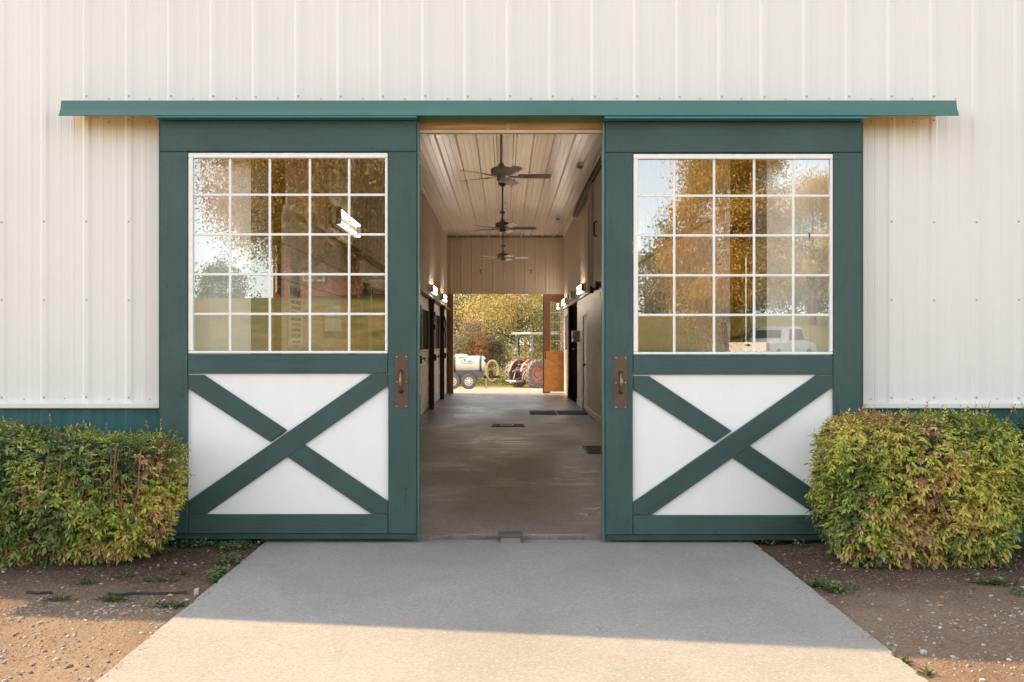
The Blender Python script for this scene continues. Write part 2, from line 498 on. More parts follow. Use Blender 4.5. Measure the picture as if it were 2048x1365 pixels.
M['twig'] = simple('reddish_twig', (0.24, 0.115, 0.055), 0.8, var=0.3, scale=20)
M['pebble'] = m_leaf('pebble_stone', 0.0, 0.85)

# ------------------------------------------------------------------ terrain
rng = np.random.default_rng(7)
def smooth(a, b, x):
    t = np.clip((x-a)/(b-a), 0, 1); return t*t*(3-2*t)
def wav(x, y, s=1.0, seed=0):
    r = np.random.default_rng(seed); o = 0
    for i in range(7):
        a = r.uniform(0, 6.28); k = s*(1.7**i)*r.uniform(0.8, 1.2)
        o = o + np.sin(x*np.cos(a)*k + y*np.sin(a)*k + r.uniform(0, 6.28))/(1.5**i)
    return o/2.5
def ground_h(x, y):
    x = np.asarray(x, float); y = np.asarray(y, float)
    h = -0.06 + 0.0*x
    near = smooth(-3.0, 1.0, y)*(1-smooth(6.55, 6.8, y))
    offs = smooth(1.84, 2.25, np.abs(x-0.03))
    h = h + near*offs*(0.012*wav(x, y, 1.6, 1) + 0.006*wav(x, y, 9.0, 2) + 0.0042*wav(x, y, 26.0, 3))
    mound = np.exp(-((np.abs(x)-3.0)/0.9)**2 - ((y-6.15)/0.45)**2)
    h = h + 0.035*mound
    gx = smooth(-2.0, 4.5, x)
    back = smooth(-4, -31, y)*(3.75+0.35*wav(x, y, 0.06, 4))*(1-gx) + gx*smooth(-20, -64, y)*3.9
    h = h + back
    h = h - smooth(27.4, 45.0, y)*0.62
    h = h + smooth(60, 200, y)*2.0
    return h
def axis_vals(parts):
    o = []
    for a, b, st in parts:
        o += list(np.arange(a, b, st))
    return np.array(sorted(set(np.round(o, 4))))
gx_ = axis_vals([(-900,-100,100), (-100,-20,8), (-20,-4.6,0.8), (-4.6,4.6,0.055), (4.6,20,0.8), (20,100,8), (100,901,100)])
gy_ = axis_vals([(-900,-100,100), (-100,-40,6), (-40,-4,0.9), (-4,2.2,0.3), (2.2,6.7,0.055), (6.7,26,3), (26,50,0.8), (50,110,6), (110,901,100)])
GX, GY = np.meshgrid(gx_, gy_)
GV = np.stack([GX, GY, ground_h(GX, GY)], -1).reshape(-1, 3)
nx, ny = len(gx_), len(gy_)
ii = (np.arange(ny-1)[:, None]*nx + np.arange(nx-1)[None, :]).ravel()
GF = np.stack([ii, ii+1, ii+nx+1, ii+nx], -1)
ground = link('ground', np_mesh('ground', GV, GF, M['ground'], smooth=True))
tag(ground, 'reddish bare dirt in front of the barn turning to grass behind', None, kind='structure')

def slab():
    r = np.random.default_rng(77); n = 240
    ys_ = np.linspace(1.2, 6.62, n)
    def edge(x, sgn):
        e = np.convolve(r.normal(size=n+8), np.ones(9)/9, 'valid')*0.006 + r.normal(size=n)*0.0012
        chips = np.zeros(n)
        for k in r.integers(40, n-6, 9): chips[k:k+r.integers(1, 4)] = r.uniform(0.006, 0.018)
        return x + sgn*(e - chips)
    L, Rr = edge(-1.735, -1), edge(1.795, 1)
    m = MB(); rows = []
    for i in range(n):
        rows.append([(L[i]-0.006, ys_[i], -0.17), (L[i]-0.004, ys_[i], -0.043), (L[i]+0.005, ys_[i], -0.035), (Rr[i]-0.005, ys_[i], -0.035), (Rr[i]+0.004, ys_[i], -0.043), (Rr[i]+0.006, ys_[i], -0.17)])
    m.v = [p for q in rows for p in q]
    m.f = [(i*6+j, i*6+j+1, (i+1)*6+j+1, (i+1)*6+j) for i in range(n-1) for j in range(5)]
    m.f += [tuple(range(6)), tuple(range((n-1)*6+5, (n-1)*6-1, -1))]
    return m.make('pavement', M['apron'])
apron = slab()
tag(apron, 'pale concrete apron leading up to the barn doorway', None, kind='structure')
bf = MB().cbox(-1.80, 1.86, 6.64, 26.45, -0.15, 0.0, 0.012).make('floor', M['floor'])
tag(bf, 'worn brown concrete floor of the barn aisle', None, kind='structure')
ap2 = MB().cbox(-2.6, 3.4, 26.46, 27.7, -0.2, -0.025, 0.01).make('pavement', M['apron'])
tag(ap2, 'sunlit concrete strip outside the far barn doorway', None, kind='structure')

# ------------------------------------------------------------------ the barn shell
WY = 6.64               # plane of the front wall's flat metal
EY = 26.0               # inner face of the far end wall
PK, PM = 8.33, 0.62
def roof_z(x): return PK - PM*abs(x)
barn = thing('barn', 'long cream metal sided barn with green trim, its aisle seen through the open doorway', 'barn', (0, 6.7, 0))

def rib_profile(a, b, phase, pitch, hi=0.011, minor=0.0016):
    """points (u, offset) of a ribbed sheet between a and b"""
    pts = []
    k0 = math.floor((a-phase)/pitch) - 1
    k1 = math.ceil((b-phase)/pitch) + 1
    for k in range(k0, k1+1):
        c = phase + k*pitch
        pts += [(c-0.034, 0), (c-0.015, hi), (c+0.015, hi), (c+0.034, 0)]
        for q in (0.345, 0.655):
            m = c + q*pitch
            pts += [(m-0.017, 0), (m-0.012, minor), (m+0.012, minor), (m+0.017, 0)]
    pts = sorted(pts)
    out = []
    def at(u):
        for (u0, h0), (u1, h1) in zip(pts, pts[1:]):
            if u0 <= u <= u1: return h0 + (h1-h0)*(u-u0)/max(1e-9, u1-u0)
        return 0
    out.append((a, at(a)))
    out += [p for p in pts if a+1e-4 < p[0] < b-1e-4]
    out.append((b, at(b)))
    return out

def sheet(name, a, b, zb, zt, mat, place, phase, pitch=0.31, hi=0.012, parent=barn, minor=0.0018):
    """ribbed sheet; place(u, offset, z) -> world point; zt may be a function of u"""
    pr = rib_profile(a, b, phase, pitch, hi, minor)
    m = MB()
    vs_ = []
    for (u, h) in pr:
        z1 = zt(u) if callable(zt) else zt
        vs_ += [place(u, h, zb), place(u, h, z1)]
    m.add(vs_, [(2*i, 2*i+2, 2*i+3, 2*i+1) for i in range(len(pr)-1)])
    return m.make(name, mat, parent)

PH = -3.062
OPX0, OPX1, OPZ = -1.857, 1.915, 3.03
def front(u, h, z): return (u, WY - h, z)
edges = [PH + 0.31*k + 0.034 for k in range(-13, 36, 3)]
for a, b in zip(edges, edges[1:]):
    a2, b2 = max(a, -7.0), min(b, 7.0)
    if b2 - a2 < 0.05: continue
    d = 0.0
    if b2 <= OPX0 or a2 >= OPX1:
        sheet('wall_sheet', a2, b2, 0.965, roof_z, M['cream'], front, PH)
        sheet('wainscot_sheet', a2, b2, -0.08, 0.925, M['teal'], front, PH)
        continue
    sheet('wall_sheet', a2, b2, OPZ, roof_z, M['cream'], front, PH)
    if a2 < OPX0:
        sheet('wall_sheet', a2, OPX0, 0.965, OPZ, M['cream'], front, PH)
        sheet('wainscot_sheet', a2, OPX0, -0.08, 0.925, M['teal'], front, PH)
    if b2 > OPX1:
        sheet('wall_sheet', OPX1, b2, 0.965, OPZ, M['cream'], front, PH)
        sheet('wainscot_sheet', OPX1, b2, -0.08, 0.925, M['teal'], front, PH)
for a, b in ((-7.0, OPX0), (OPX1, 7.0)):
    MB().cbox(a, b, WY-0.046, WY-0.002, 0.925, 0.965, 0.004).make('base_trim', M['cream'], barn)
# jamb trim round the opening
MB().cbox(OPX0-0.002, -1.722, WY-0.012, WY+0.12, -0.03, OPZ, 0.004).make('jamb_trim', M['green_v'], barn)
MB().cbox(1.822, OPX1+0.002, WY-0.012, WY+0.12, -0.03, OPZ, 0.004).make('jamb_trim', M['green_v'], barn)
# header: green track board, raw timber, pale trim
MB().cbox(-2.0, 2.1, 6.585, 6.608, 3.003, 3.085, 0.003).make('track_board', simple('green_track_board', (0.16, 0.27, 0.17), 0.5), barn)
MB().cbox(-1.72, 1.82, WY+0.002, WY+0.06, PZ(260, 6.66), PZ(243, 6.66), 0.003).make('header_beam', M['header'], barn)
MB().cbox(-1.72, 1.82, WY-0.008, WY+0.05, PZ(266.5, 6.64), PZ(259.5, 6.64)-0.001, 0.003).make('header_trim', M['header_trim'], barn)
# screws on the outer wall
def screws():
    m = MB()
    def sc(x, y, z, r):
        m.lathe([(r*1.25, 0.0), (r*1.25, -0.0015), (r*0.85, -0.002), (r*0.8, -0.006), (0.0005, -0.007)], 7, 'y', (x, y, z))
    for k in range(-12, 34):
        x = PH + 0.31*k
        if abs(x) > 5: continue
        xm = x + 0.155 + random.uniform(-.01, .01)
        jit = lambda: random.uniform(-0.004, 0.004)
        zt = PZ(191, 6.6)
        if PX(130, 6.6) < x < PX(1900, 6.6):
            sc(x, WY-0.012, zt+jit(), 0.0065); sc(xm, WY, zt-0.014+jit(), 0.0045)
        out = x < PX(316, 6.6) or x > PX(1730, 6.6)
        outm = xm < PX(316, 6.6) or xm > PX(1730, 6.6)
        for zp in (443, 600):
            if out: sc(x, WY-0.012, PZ(zp, 6.6)+jit(), 0.0062)
        if out:
            sc(x, WY-0.012, PZ(796, 6.6)+jit(), 0.0065)
            if PX(130, 6.6) < x < PX(1900, 6.6): sc(x, WY-0.012, PZ(237.5, 6.6)+jit(), 0.0055)
        if outm:
            sc(xm, WY, PZ(799, 6.6)+jit(), 0.0045)
            if PX(130, 6.6) < xm < PX(1900, 6.6): sc(xm, WY, PZ(241, 6.6)+jit(), 0.0045)
    o = m.make('wall_screws', M['steel'], barn)
    o['kind'] = 'stuff'
random.seed(3)
screws()
# canopy over the door track
def canopy():
    zt, zm, zb = PZ(201.5, 6.44), PZ(219, 6.432), PZ(231.5, 6.42)
    for x0, x1, off, endl, endr in ((PX(117, 6.4), PX(1037, 6.4), 0.0, -1, 0), (PX(1037, 6.4)-0.03, PX(1918, 6.4), -0.0025, 0, 1)):
        m = MB()
        prof = [(WY-0.001, zt+0.045), (6.440+off, zt), (6.434+off, zm), (6.412+off, zb), (6.418+off, zb-0.003), (6.441+off, zm-0.002), (6.447+off, zt-0.008), (WY-0.001, zt+0.038)]
        n = len(prof)
        e0 = [0.0, 0.0, -0.004, -0.006, -0.006, -0.004, 0, 0]
        for side, xx in ((endl, x0), (endr, x1)):
            m.v += [(xx + (abs(side))*(e0[i] if side < 0 else -e0[i]), p[0], p[1]) for i, p in enumerate(prof)]
        m.f += [tuple(range(n)), tuple(range(2*n-1, n-1, -1))]
        m.f += [(i, (i+1)%n, n+(i+1)%n, n+i) for i in range(n)]
        m.make('track_cover', M['canopy'], barn)
    # the round track and its backing board under the cover
    MB().cbox(PX(150, 6.6), PX(1880, 6.6), 6.575, 6.609, PZ(232, 6.6)+0.004, zt+0.03, 0.003).make('track_rail', M['header_trim'], barn)
    MB().tube([(PX(135, 6.5), 6.525, 3.095), (PX(1900, 6.5), 6.525, 3.095)], 0.02, 10).make('door_track', M['dark_metal'], barn, True)
canopy()
# roof: two thick slopes, gable overhang in front
for s_ in (-1, 1):
    m = MB().prism([(0.0 if s_ > 0 else -0.002, PK), (7.35*s_, PK-PM*7.35), (7.35*s_, PK-PM*7.35+0.09), (0.0 if s_ > 0 else -0.002, PK+0.09)], 6.50, 26.5)
    m.make('roof', M['rafter'], barn)
# outer side walls and far gable
for s_ in (-1, 1):
    MB().box(7.0*s_-0.03, 7.0*s_+0.03, 6.64, 26.2, -0.08, PK-PM*7.03-0.01).make('side_wall', M['cream'], barn)
def far_gable(u, h, z): return (u, 26.2+h, z)
sheet('wall_sheet', -6.96, -1.55, -0.08, roof_z, M['cream'], far_gable, PH)
sheet('wall_sheet', 1.86, 6.96, -0.08, roof_z, M['cream'], far_gable, PH)
sheet('wall_sheet', -1.55, 1.86, 2.92, roof_z, M['cream'], far_gable, PH)

# ------------------------------------------------------------------ aisle lining
LX, RX, CEIL = -1.66, 1.70, 4.525
def lw(u, h, z): return (LX + h*0.45, u, z)
def rw(u, h, z): return (RX - h*0.45, u, z)
def ew(u, h, z): return (u, EY - h*0.45, z)
yy = [6.84 + 0.915*k for k in range(22)]; yy[-1] = EY
for a, b in zip(yy, yy[1:]):
    sheet('liner_sheet', a, b, 2.45, CEIL+0.02, M['tan'], lw, 6.9, 0.305, 0.03)
    sheet('liner_sheet', a, b, 2.45, CEIL+0.02, M['tan'], rw, 6.9, 0.305, 0.03)
def cl(u, h, z): return (u, z, CEIL - h)
xs = [LX-0.02, -1.2, -0.285, 0.63, 1.545, RX+0.02]
for a, b in zip(xs, xs[1:]):
    for y0, y1, dz in ((6.80, 13.2, 0), (13.1, 19.6, 0.003), (19.5, EY, 0.006)):
        pl = (lambda dz: (lambda u, h, z: (u, z, CEIL + dz - h)))(dz)
        sheet('ceiling_sheet', a, b, y0, y1, M['ceil'], pl, -0.15, 0.305, 0.056, barn, 0.014)
# end wall above the far doorway, with edge trims
for a, b in ((LX, -0.74), (-0.74, 0.17), (0.17, 1.09), (1.09, RX)):
    sheet('end_sheet', a, b, 2.885, CEIL, M['tan'], ew, LX+0.11, 0.305, 0.022)
MB().cbox(LX, RX, EY-0.05, EY-0.012, 2.855, 2.885, 0.003).make('end_trim', M['tan'], barn)
MB().cbox(LX, RX, EY-0.045, EY-0.014, CEIL-0.045, CEIL-0.03, 0.002).make('end_trim', M['dark_metal'], barn)
MB().cbox(-1.635, PX(906, 25.9), EY-0.06, EY+0.19, -0.01, 2.853, 0.004).make('far_jamb', M['jamb'], barn)
MB().cbox(PX(895, 25.9), -1.637, EY-0.03, EY+0.15, -0.01, 2.853, 0.003).make('far_jamb', M['tan'], barn)
# inside of the front wall above the doorway, closing the aisle
MB().box(LX-0.3, RX+0.3, 6.79, 6.83, 3.06, CEIL+0.3).make('liner_sheet', M['tan'], barn)
# rails at the foot of the liner metal
MB().cbox(LX-0.02, LX+0.05, 6.86, EY-0.07, 2.405, 2.45, 0.004).make('stall_rail', M['tan'], barn)
MB().cbox(RX-0.05, RX+0.02, 6.86, EY-0.07, 2.405, 2.45, 0.004).make('stall_rail', M['curb'], barn)
MB().tube([(LX+0.085, 9.3, 2.40), (LX+0.085, EY-0.3, 2.40)], 0.022, 8).make('stall_track', M['dark_metal'], barn, True)
# near left wall: plain boards, before the stalls
for i in range(9):
    MB().cbox(LX-0.03, LX+random.uniform(-.002, .002), 6.84, 9.55, 0.005+0.268*i, 0.005+0.268*(i+1)-0.004, 0.004).make('plank', M['plank'], barn)
# right wall: galvanised corrugated sheets over a curb
def corr(y0, y1, z0, z1):
    m = MB(); n = max(2, int((y1-y0)/0.0125)); vs_ = []
    for i in range(n+1):
        y = y0+(y1-y0)*i/n
        x = RX - 0.010 + 0.009*math.sin(2*math.pi*y/0.0775)
        vs_ += [(x, y, z0), (x, y, z1)]
    m.add(vs_, [(2*i, 2*i+2, 2*i+3, 2*i+1) for i in range(n)])
    return m.make('corrugated_sheet', M['galv'], barn, True)
ys = [6.84+0.84*k for k in range(14)]
for a, b in zip(ys, ys[1:]): corr(a, b, 0.13, 2.405)
corr(ys[-1], 18.62, 0.13, 2.405)
corr(18.62, 19.56, 2.03, 2.405)
corr(19.56, 20.3, 0.13, 2.405); corr(20.3, 21.1, 0.13, 2.405)
MB().cbox(RX-0.03, RX+0.03, 6.84, 18.6, 0.002, 0.13, 0.008).make('curb', M['curb'], barn)
MB().cbox(RX-0.03, RX+0.03, 19.58, 21.1, 0.002, 0.13, 0.008).make('curb', M['curb'], barn)
# walk door set in the corrugated wall
dr = MB().cbox(RX-0.004, RX+0.035, 18.66, 19.52, 0.03, 2.0, 0.004).make('door', M['grey_box'], barn)
MB().lathe([(0.012, 0), (0.012, -0.04), (0.03, -0.045), (0.032, -0.07), (0.02, -0.082), (0.001, -0.084)], 12, 'x', (RX-0.004, 18.74, 0.98)).make('door_knob', M['dark_metal'], dr, True)
for a, b, z0, z1 in ((18.62, 18.655, 0.0, 2.03), (19.525, 19.56, 0.0, 2.03), (18.655, 19.525, 2.003, 2.03)):
    MB().cbox(RX-0.024, RX+0.02, a, b, z0, z1, 0.003).make('door_frame', M['curb'], barn)
# dark wash bay doorway beyond it
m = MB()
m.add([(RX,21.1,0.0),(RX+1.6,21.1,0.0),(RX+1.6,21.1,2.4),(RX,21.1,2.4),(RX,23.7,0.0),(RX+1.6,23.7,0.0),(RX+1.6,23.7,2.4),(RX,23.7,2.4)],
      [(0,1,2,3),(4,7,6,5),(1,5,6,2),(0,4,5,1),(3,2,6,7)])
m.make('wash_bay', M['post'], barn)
MB().cbox(RX-0.05, RX+0.06, 23.70, 23.86, 0.0, 2.40, 0.005).make('post', M['post'], barn)
MB().tube([(RX-0.045, 23.64, 0.0), (RX-0.045, 23.64, 2.52)], 0.022, 8).make('conduit', M['curb'], barn, True)
# last bay on the right: boards under a window
for i in range(7):
    MB().cbox(RX-0.012, RX+0.03, 23.87, EY-0.07, 0.01+0.18*i, 0.01+0.18*(i+1)-0.004, 0.004).make('plank', M['plank'], barn)
wf = MB().cbox(RX-0.015, RX+0.03, 23.87, 24.0, 1.28, 2.2, 0.004).cbox(RX-0.015, RX+0.03, 25.4, EY-0.07, 1.28, 2.2, 0.004).make('window_frame', M['curb'], barn)
MB().box(RX+0.012, RX+0.02, 24.0, 25.4, 1.28, 2.2).make('window_screen', M['grille'], barn)
MB().cbox(RX-0.012, RX+0.03, 23.87, EY-0.07, 2.205, 2.40, 0.004).make('plank', M['plank'], barn)
# tall sliding loft door high on the right wall with its pull, bracket and track
ld = MB().cbox(RX-0.10, RX-0.055, 13.2, 17.35, 2.47, 4.34, 0.006).make('loft_door', sheet_metal('taupe_loft_door', (0.40, 0.31, 0.24), 0.5), barn)
for y in (17.25, 16.95, 16.72, 16.45, 13.25):
    MB().cbox(RX-0.125, RX-0.101, y-0.035, y+0.035, 2.48, 4.33, 0.004).make('batten', M['tan'], ld)
MB().tube([(RX-0.10, 15.75, 3.28), (RX-0.15, 15.75, 3.30), (RX-0.15, 15.75, 3.52), (RX-0.10, 15.75, 3.54)], 0.014, 8).make('handle', M['dark_metal'], ld, True)
MB().cbox(RX-0.13, RX-0.03, 11.0, 21.0, 4.36, 4.44, 0.006).make('loft_track', M['dark_metal'], barn)
for y in (15.6, 16.6):
    MB().cbox(RX-0.14, RX-0.05, y, y+0.55, 2.40, 2.45, 0.006).cbox(RX-0.13, RX-0.06, y+0.15, y+0.22, 2.35, 2.50, 0.006).make('track_bracket', M['dark_metal'], barn)

# ------------------------------------------------------------------ stall fronts along the left wall
posts = [9.62, 13.04, 16.47, 19.90, 23.25, 25.85]
words_ = ['nearest', 'second', 'third', 'fourth', 'farthest']
pl_mesh = {}
for i in range(5):
    y0, y1 = posts[i], posts[i+1]
    lab = ['tan boarded stall front nearest the entrance, on the left of the aisle',
           'tan boarded stall front second from the entrance on the left side',
           'tan boarded stall front in the middle of the left row',
           'tan boarded stall front on the left, fourth in from the entrance',
           'last tan boarded stall front on the left beside the far doorway'][i]
    t = thing('stall_front', lab, 'stall', (LX, (y0+y1)/2, 0), 'stall fronts along the left of the aisle')
    MB().cbox(LX-0.06, LX+0.105, y0-0.075, y0+0.075, 0.0, 2.40, 0.006).make('post', M['post'], t)
    mid = y0 + 0.08 + (y1-y0-0.16)*0.42
    segs = [(y0+0.08, mid-0.006, 0.03), (mid+0.006, y1-0.08, 0.0)]
    for (a, b, px) in segs:
        for k in range(8):
            z0 = 0.02 + 0.155*k
            j = random.uniform(-.003, .003)
            MB().cbox(LX-0.02, LX+px+j, a, b, z0, z0+0.151, 0.004).make('plank', M['plank'], t)
        MB().cbox(LX-0.02, LX+px, a, b, 2.16, 2.385, 0.004).make('plank', M['plank'], t)
        fr = MB()
        for (ya, yb, za, zb) in ((a, a+0.06, 1.262, 2.158), (b-0.06, b, 1.262, 2.158), (a+0.061, b-0.061, 1.262, 1.30), (a+0.061, b-0.061, 2.12, 2.158)):
            fr.cbox(LX-0.02, LX+px+0.006, ya, yb, za, zb, 0.003)
        w_ = fr.make('window_frame', M['plank'], t)
        g = MB(); n = int((b-a-0.14)/0.055)
        for q in range(n):
            y = a+0.09+0.055*q
            g.box(LX+px-0.028, LX+px-0.022, y, y+0.008, 1.30, 2.12)
        g.make('grille', M['grille'], w_)
    for z in (1.74, 2.02, 2.30):
        MB().cbox(LX+0.105, LX+0.135, y0-0.06, y0+0.10, z, z+0.10, 0.005).make('hinge', M['dark_metal'], t)
    MB().cbox(LX+0.105, LX+0.15, y0-0.05, y0+0.06, 1.05, 1.19, 0.006).tube([(LX+0.15, y0, 1.12), (LX+0.20, y0-0.05, 1.16), (LX+0.19, y0+0.12, 1.10)], 0.012, 6).make('latch', M['dark_metal'], t)
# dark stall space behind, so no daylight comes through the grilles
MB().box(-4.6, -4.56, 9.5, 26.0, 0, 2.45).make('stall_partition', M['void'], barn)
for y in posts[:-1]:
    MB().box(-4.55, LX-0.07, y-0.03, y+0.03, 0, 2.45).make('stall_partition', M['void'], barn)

# ------------------------------------------------------------------ front sliding doors
Y0 = D
def fx(x): return (x-VX)*S
def fz(y): return CZ+(VY-y)*S
def nails(t, pts):
    m = MB()
    for (x, z) in pts:
        m.lathe([(0.005, -0.0012), (0.0045, -0.0022), (0.0003, -0.0022)], 6, 'y', (x, Y0, z))
    o = m.make('nail_heads', M['nail'], t); o['kind'] = 'stuff'

def sliding_door(dx, dy, inner, label):
    """dx, dy: shift in photo pixels from the left door; inner: side (+1/-1) that closes on the opening"""
    X = lambda x: fx(x+dx)
    Z = lambda y: fz(y+dy)
    t = thing('sliding_door', label, 'barn door', (X(577), Y0+0.03, fz(1080)), 'front sliding doors')
    T = 0.047
    lo, hi = X(320), X(833)
    MB().cbox(lo, hi, Y0, Y0+T, Z(303), Z(241), 0.004).make('top_rail', M['green_h'], t)
    MB().cbox(lo, X(374.7), Y0, Y0+T, Z(1068), Z(303)-0.0025, 0.004).make('stile', M['green_v'], t)
    MB().cbox(X(776.3), hi, Y0, Y0+T, Z(1068), Z(303)-0.0025, 0.004).make('stile', M['green_v'], t)
    MB().cbox(X(374.7)+0.003, X(776.3)-0.003, Y0+0.003, Y0+T, Z(747.5), Z(708.8), 0.004).make('mid_rail', M['green_h'], t)
    MB().cbox(X(374.7)+0.003, X(776.3)-0.003, Y0+0.002, Y0+T, Z(1068), Z(1029.5), 0.004).make('bottom_rail', M['green_h'], t)
    # white board behind the braces
    MB().box(X(374), X(777), Y0+0.024, Y0+0.036, Z(1030), Z(747)).make('panel', M['white_panel'], t)
    q = lambda pts: [(X(a), Z(b)) for a, b in pts]
    MB().prism(q([(375.6,1003.2),(375.6,1028.3),(412.8,1028.3),(775.6,772.6),(775.6,749.0),(742.4,748.7)]), Y0+0.003, Y0+0.0235, 0.003).make('brace', M['green_a'], t)
    MB().prism(q([(375.6,750.4),(407,750.4),(573.0,860.6),(539.5,884.2),(375.6,777.5)]), Y0+0.0045, Y0+0.0235, 0.003).make('brace', M['green_b'], t)
    MB().prism(q([(608.2,889.6),(775.6,1003.2),(775.6,1028.4),(742,1028.4),(573.6,914.0)]), Y0+0.004, Y0+0.0235, 0.003).make('brace', M['green_b'], t)
    # window: frame, muntins, panes
    wx0, wx1, wz0, wz1 = X(376.2), X(775.2), Z(707.6), Z(306.2)
    gx0, gx1, gz0, gz1 = X(385.5), X(770.0), Z(702.5), Z(316.3)
    fr = thing('window', None, None, ((gx0+gx1)/2, Y0+0.02, (gz0+gz1)/2))
    fr.parent = t; fr.location = Vector(fr.location) - Vector(t.location)
    for (a, b, c, d) in ((wx0, wx1, gz1, wz1), (wx0, wx1, wz0, gz0)):
        MB().cbox(a, b, Y0+0.001, Y0+T-0.002, c, d, 0.004).make('window_frame', M['white_wood'], fr)
    for (a, b) in ((wx0, gx0), (gx1, wx1)):
        MB().cbox(a, b, Y0+0.002, Y0+T-0.002, gz0+0.001, gz1-0.001, 0.004).make('window_frame', M['white_wood'], fr)
    vx = [gx0] + [X(v) for v in (458.5, 538.3, 618.7, 697.3)] + [gx1]
    hz = [gz0] + [Z(v) for v in (628.3, 548.8, 468.8, 389.2)] + [gz1]
    mw = 0.0088
    for v in vx[1:-1]:
        MB().cbox(v-mw, v+mw, Y0+0.016, Y0+0.028, gz0, gz1, 0.003).make('muntin', M['white_wood'], fr)
    for v in hz[1:-1]:
        MB().cbox(gx0, gx1, Y0+0.017, Y0+0.0275, v-mw, v+mw, 0.003).make('muntin', M['white_wood'], fr)
    for i in range(5):
        for j in range(5):
            MB().box(vx[i]+0.001, vx[i+1]-0.001, Y0+0.0205, Y0+0.0235, hz[j]+0.001, hz[j+1]-0.001).make('pane', M['glass'], fr)
    # drip cap, kick strip, closing edge trim, back board
    MB().prism([(0,0)], 0, 0) if False else None
    m = MB()
    pr = [(Y0-0.004, Z(232.5)), (Y0-0.076, Z(234.5)), (Y0-0.086, Z(241.0)), (Y0-0.080, Z(241.4)), (Y0-0.002, Z(236.5)), (Y0-0.002, Z(240.5)), (Y0+0.045, Z(240.5)), (Y0+0.045, Z(233.5))]
    n = len(pr)
    for xx in (X(315.5), X(835)): m.v += [(xx, a, b) for a, b in pr]
    m.f += [tuple(range(n)), tuple(range(2*n-1, n-1, -1))] + [(i, (i+1)%n, n+(i+1)%n, n+i) for i in range(n)]
    m.make('drip_cap', M['dripcap'], t)
    MB().cbox(X(322), X(835), Y0+0.012, Y0+0.05, Z(1080), Z(1068)-0.001, 0.004).make('kick_strip', M['kick'], t)
    if inner > 0:
        MB().cbox(hi+0.003, X(838.5), Y0+0.004, Y0+0.075, Z(1079), Z(241.5), 0.005).make('edge_trim', M['canopy'], t)
        MB().cbox(X(316.8), lo-0.002, Y0+0.006, Y0+0.055, Z(1070), Z(241.5), 0.003).make('edge_trim', M['green_v'], t)
        px = 803
    else:
        MB().cbox(X(316.5-2.5), lo-0.003, Y0+0.004, Y0+0.075, Z(1079), Z(241.5), 0.005).make('edge_trim', M['canopy'], t)
        MB().cbox(hi+0.002, X(836.5), Y0+0.006, Y0+0.055, Z(1070), Z(241.5), 0.003).make('edge_trim', M['green_v'], t)
        px = 350.5
    # pull plate and handle
    p = MB().cbox(X(px-12.8), X(px+12.8), Y0-0.004, Y0-0.0005, Z(816.5), Z(711), 0.0012).make('pull_plate', M['bronze'], t)
    hx = X(px-0.5 if inner > 0 else px-0.5)
    zt, zb = Z(744), Z(783)
    pts = [(hx, Y0-0.006, zt), (hx, Y0-0.030, zt-0.004), (hx, Y0-0.044, zt-0.03), (hx, Y0-0.05, (zt+zb)/2), (hx, Y0-0.044, zb+0.03), (hx, Y0-0.030, zb+0.004), (hx, Y0-0.006, zb)]
    MB().tube(pts, [0.007, 0.0075, 0.008, 0.0125, 0.009, 0.0075, 0.007], 10).make('handle', M['brass'], p, True)
    b = MB()
    for z in (zt, zb): b.lathe([(0.015, -0.0045), (0.015, -0.009), (0.011, -0.014), (0.001, -0.016)], 12, 'y', (hx, Y0, z))
    b.make('handle_rose', M['dark_metal'], p, True)
    sm = MB()
    for a in (-9.5, 9.5):
        for y in (714, 764, 813): sm.lathe([(0.0035, -0.0042), (0.003, -0.006), (0.0004, -0.0066)], 6, 'y', (X(px+a), Y0, Z(y)))
    o = sm.make('plate_screws', M['box_white'], p); o['kind'] = 'stuff'
    rr = random.Random(5+int(dx))
    pts = []
    for x in (332, 362, 790, 820):
        for y in range(320, 1050, 118): pts.append((X(x+rr.uniform(-5, 5)), Z(y+rr.uniform(-22, 22))))
    for x in range(345, 830, 68):
        pts.append((X(x+rr.uniform(-9, 9)), Z(254+rr.uniform(-4, 4)))); pts.append((X(x+rr.uniform(-9, 9)), Z(291+rr.uniform(-5, 5))))
    pts = [p_ for p_ in pts if not (abs(p_[0]-X(px)) < 0.06 and Z(830) < p_[1] < Z(700))]
    nails(t, pts)
    return t

random.seed(11)
ldoor = sliding_door(0, 0, 1, 'left sliding barn door, dark green frame with a white cross braced panel, its pull plate at the right edge')
sliding_door(891, 2, -1, 'right sliding barn door, dark green frame with a white cross braced panel, its pull plate at the left edge')

def crack():
    q = [(531.5,895.7),(528.0,906.6),(528.5,918.3),(525.6,924.2),(513,932),(502.2,940.3),(493,950),(487.5,955),(481,968)]
    m = MB().tube([(fx(a), Y0+0.0032, fz(b)) for a, b in q], [0.0006, 0.0016, 0.0016, 0.0014, 0.0013, 0.0014, 0.0012, 0.0011, 0.0005], 5)
    m.make('crack', M['nail'], ldoor)
    m = MB().tube([(fx(a), Y0+0.012, fz(b)) for a, b in ((541,884),(552,876),(564,868.5),(572.5,861.5))], [0.002, 0.0035, 0.003, 0.0015], 5)
    m.make('crack', M['nail'], ldoor)
crack()
lf = MB().tube([(fx(1619), Y0+0.016, fz(464)), (fx(1620.5), Y0+0.014, fz(470)), (fx(1620), Y0+0.016, fz(480))], [0.001, 0.0055, 0.0008], 6).make('leaf', M['nail'])
tag(lf, 'thin dark dry leaf stuck on a muntin of the right door window', 'leaf')

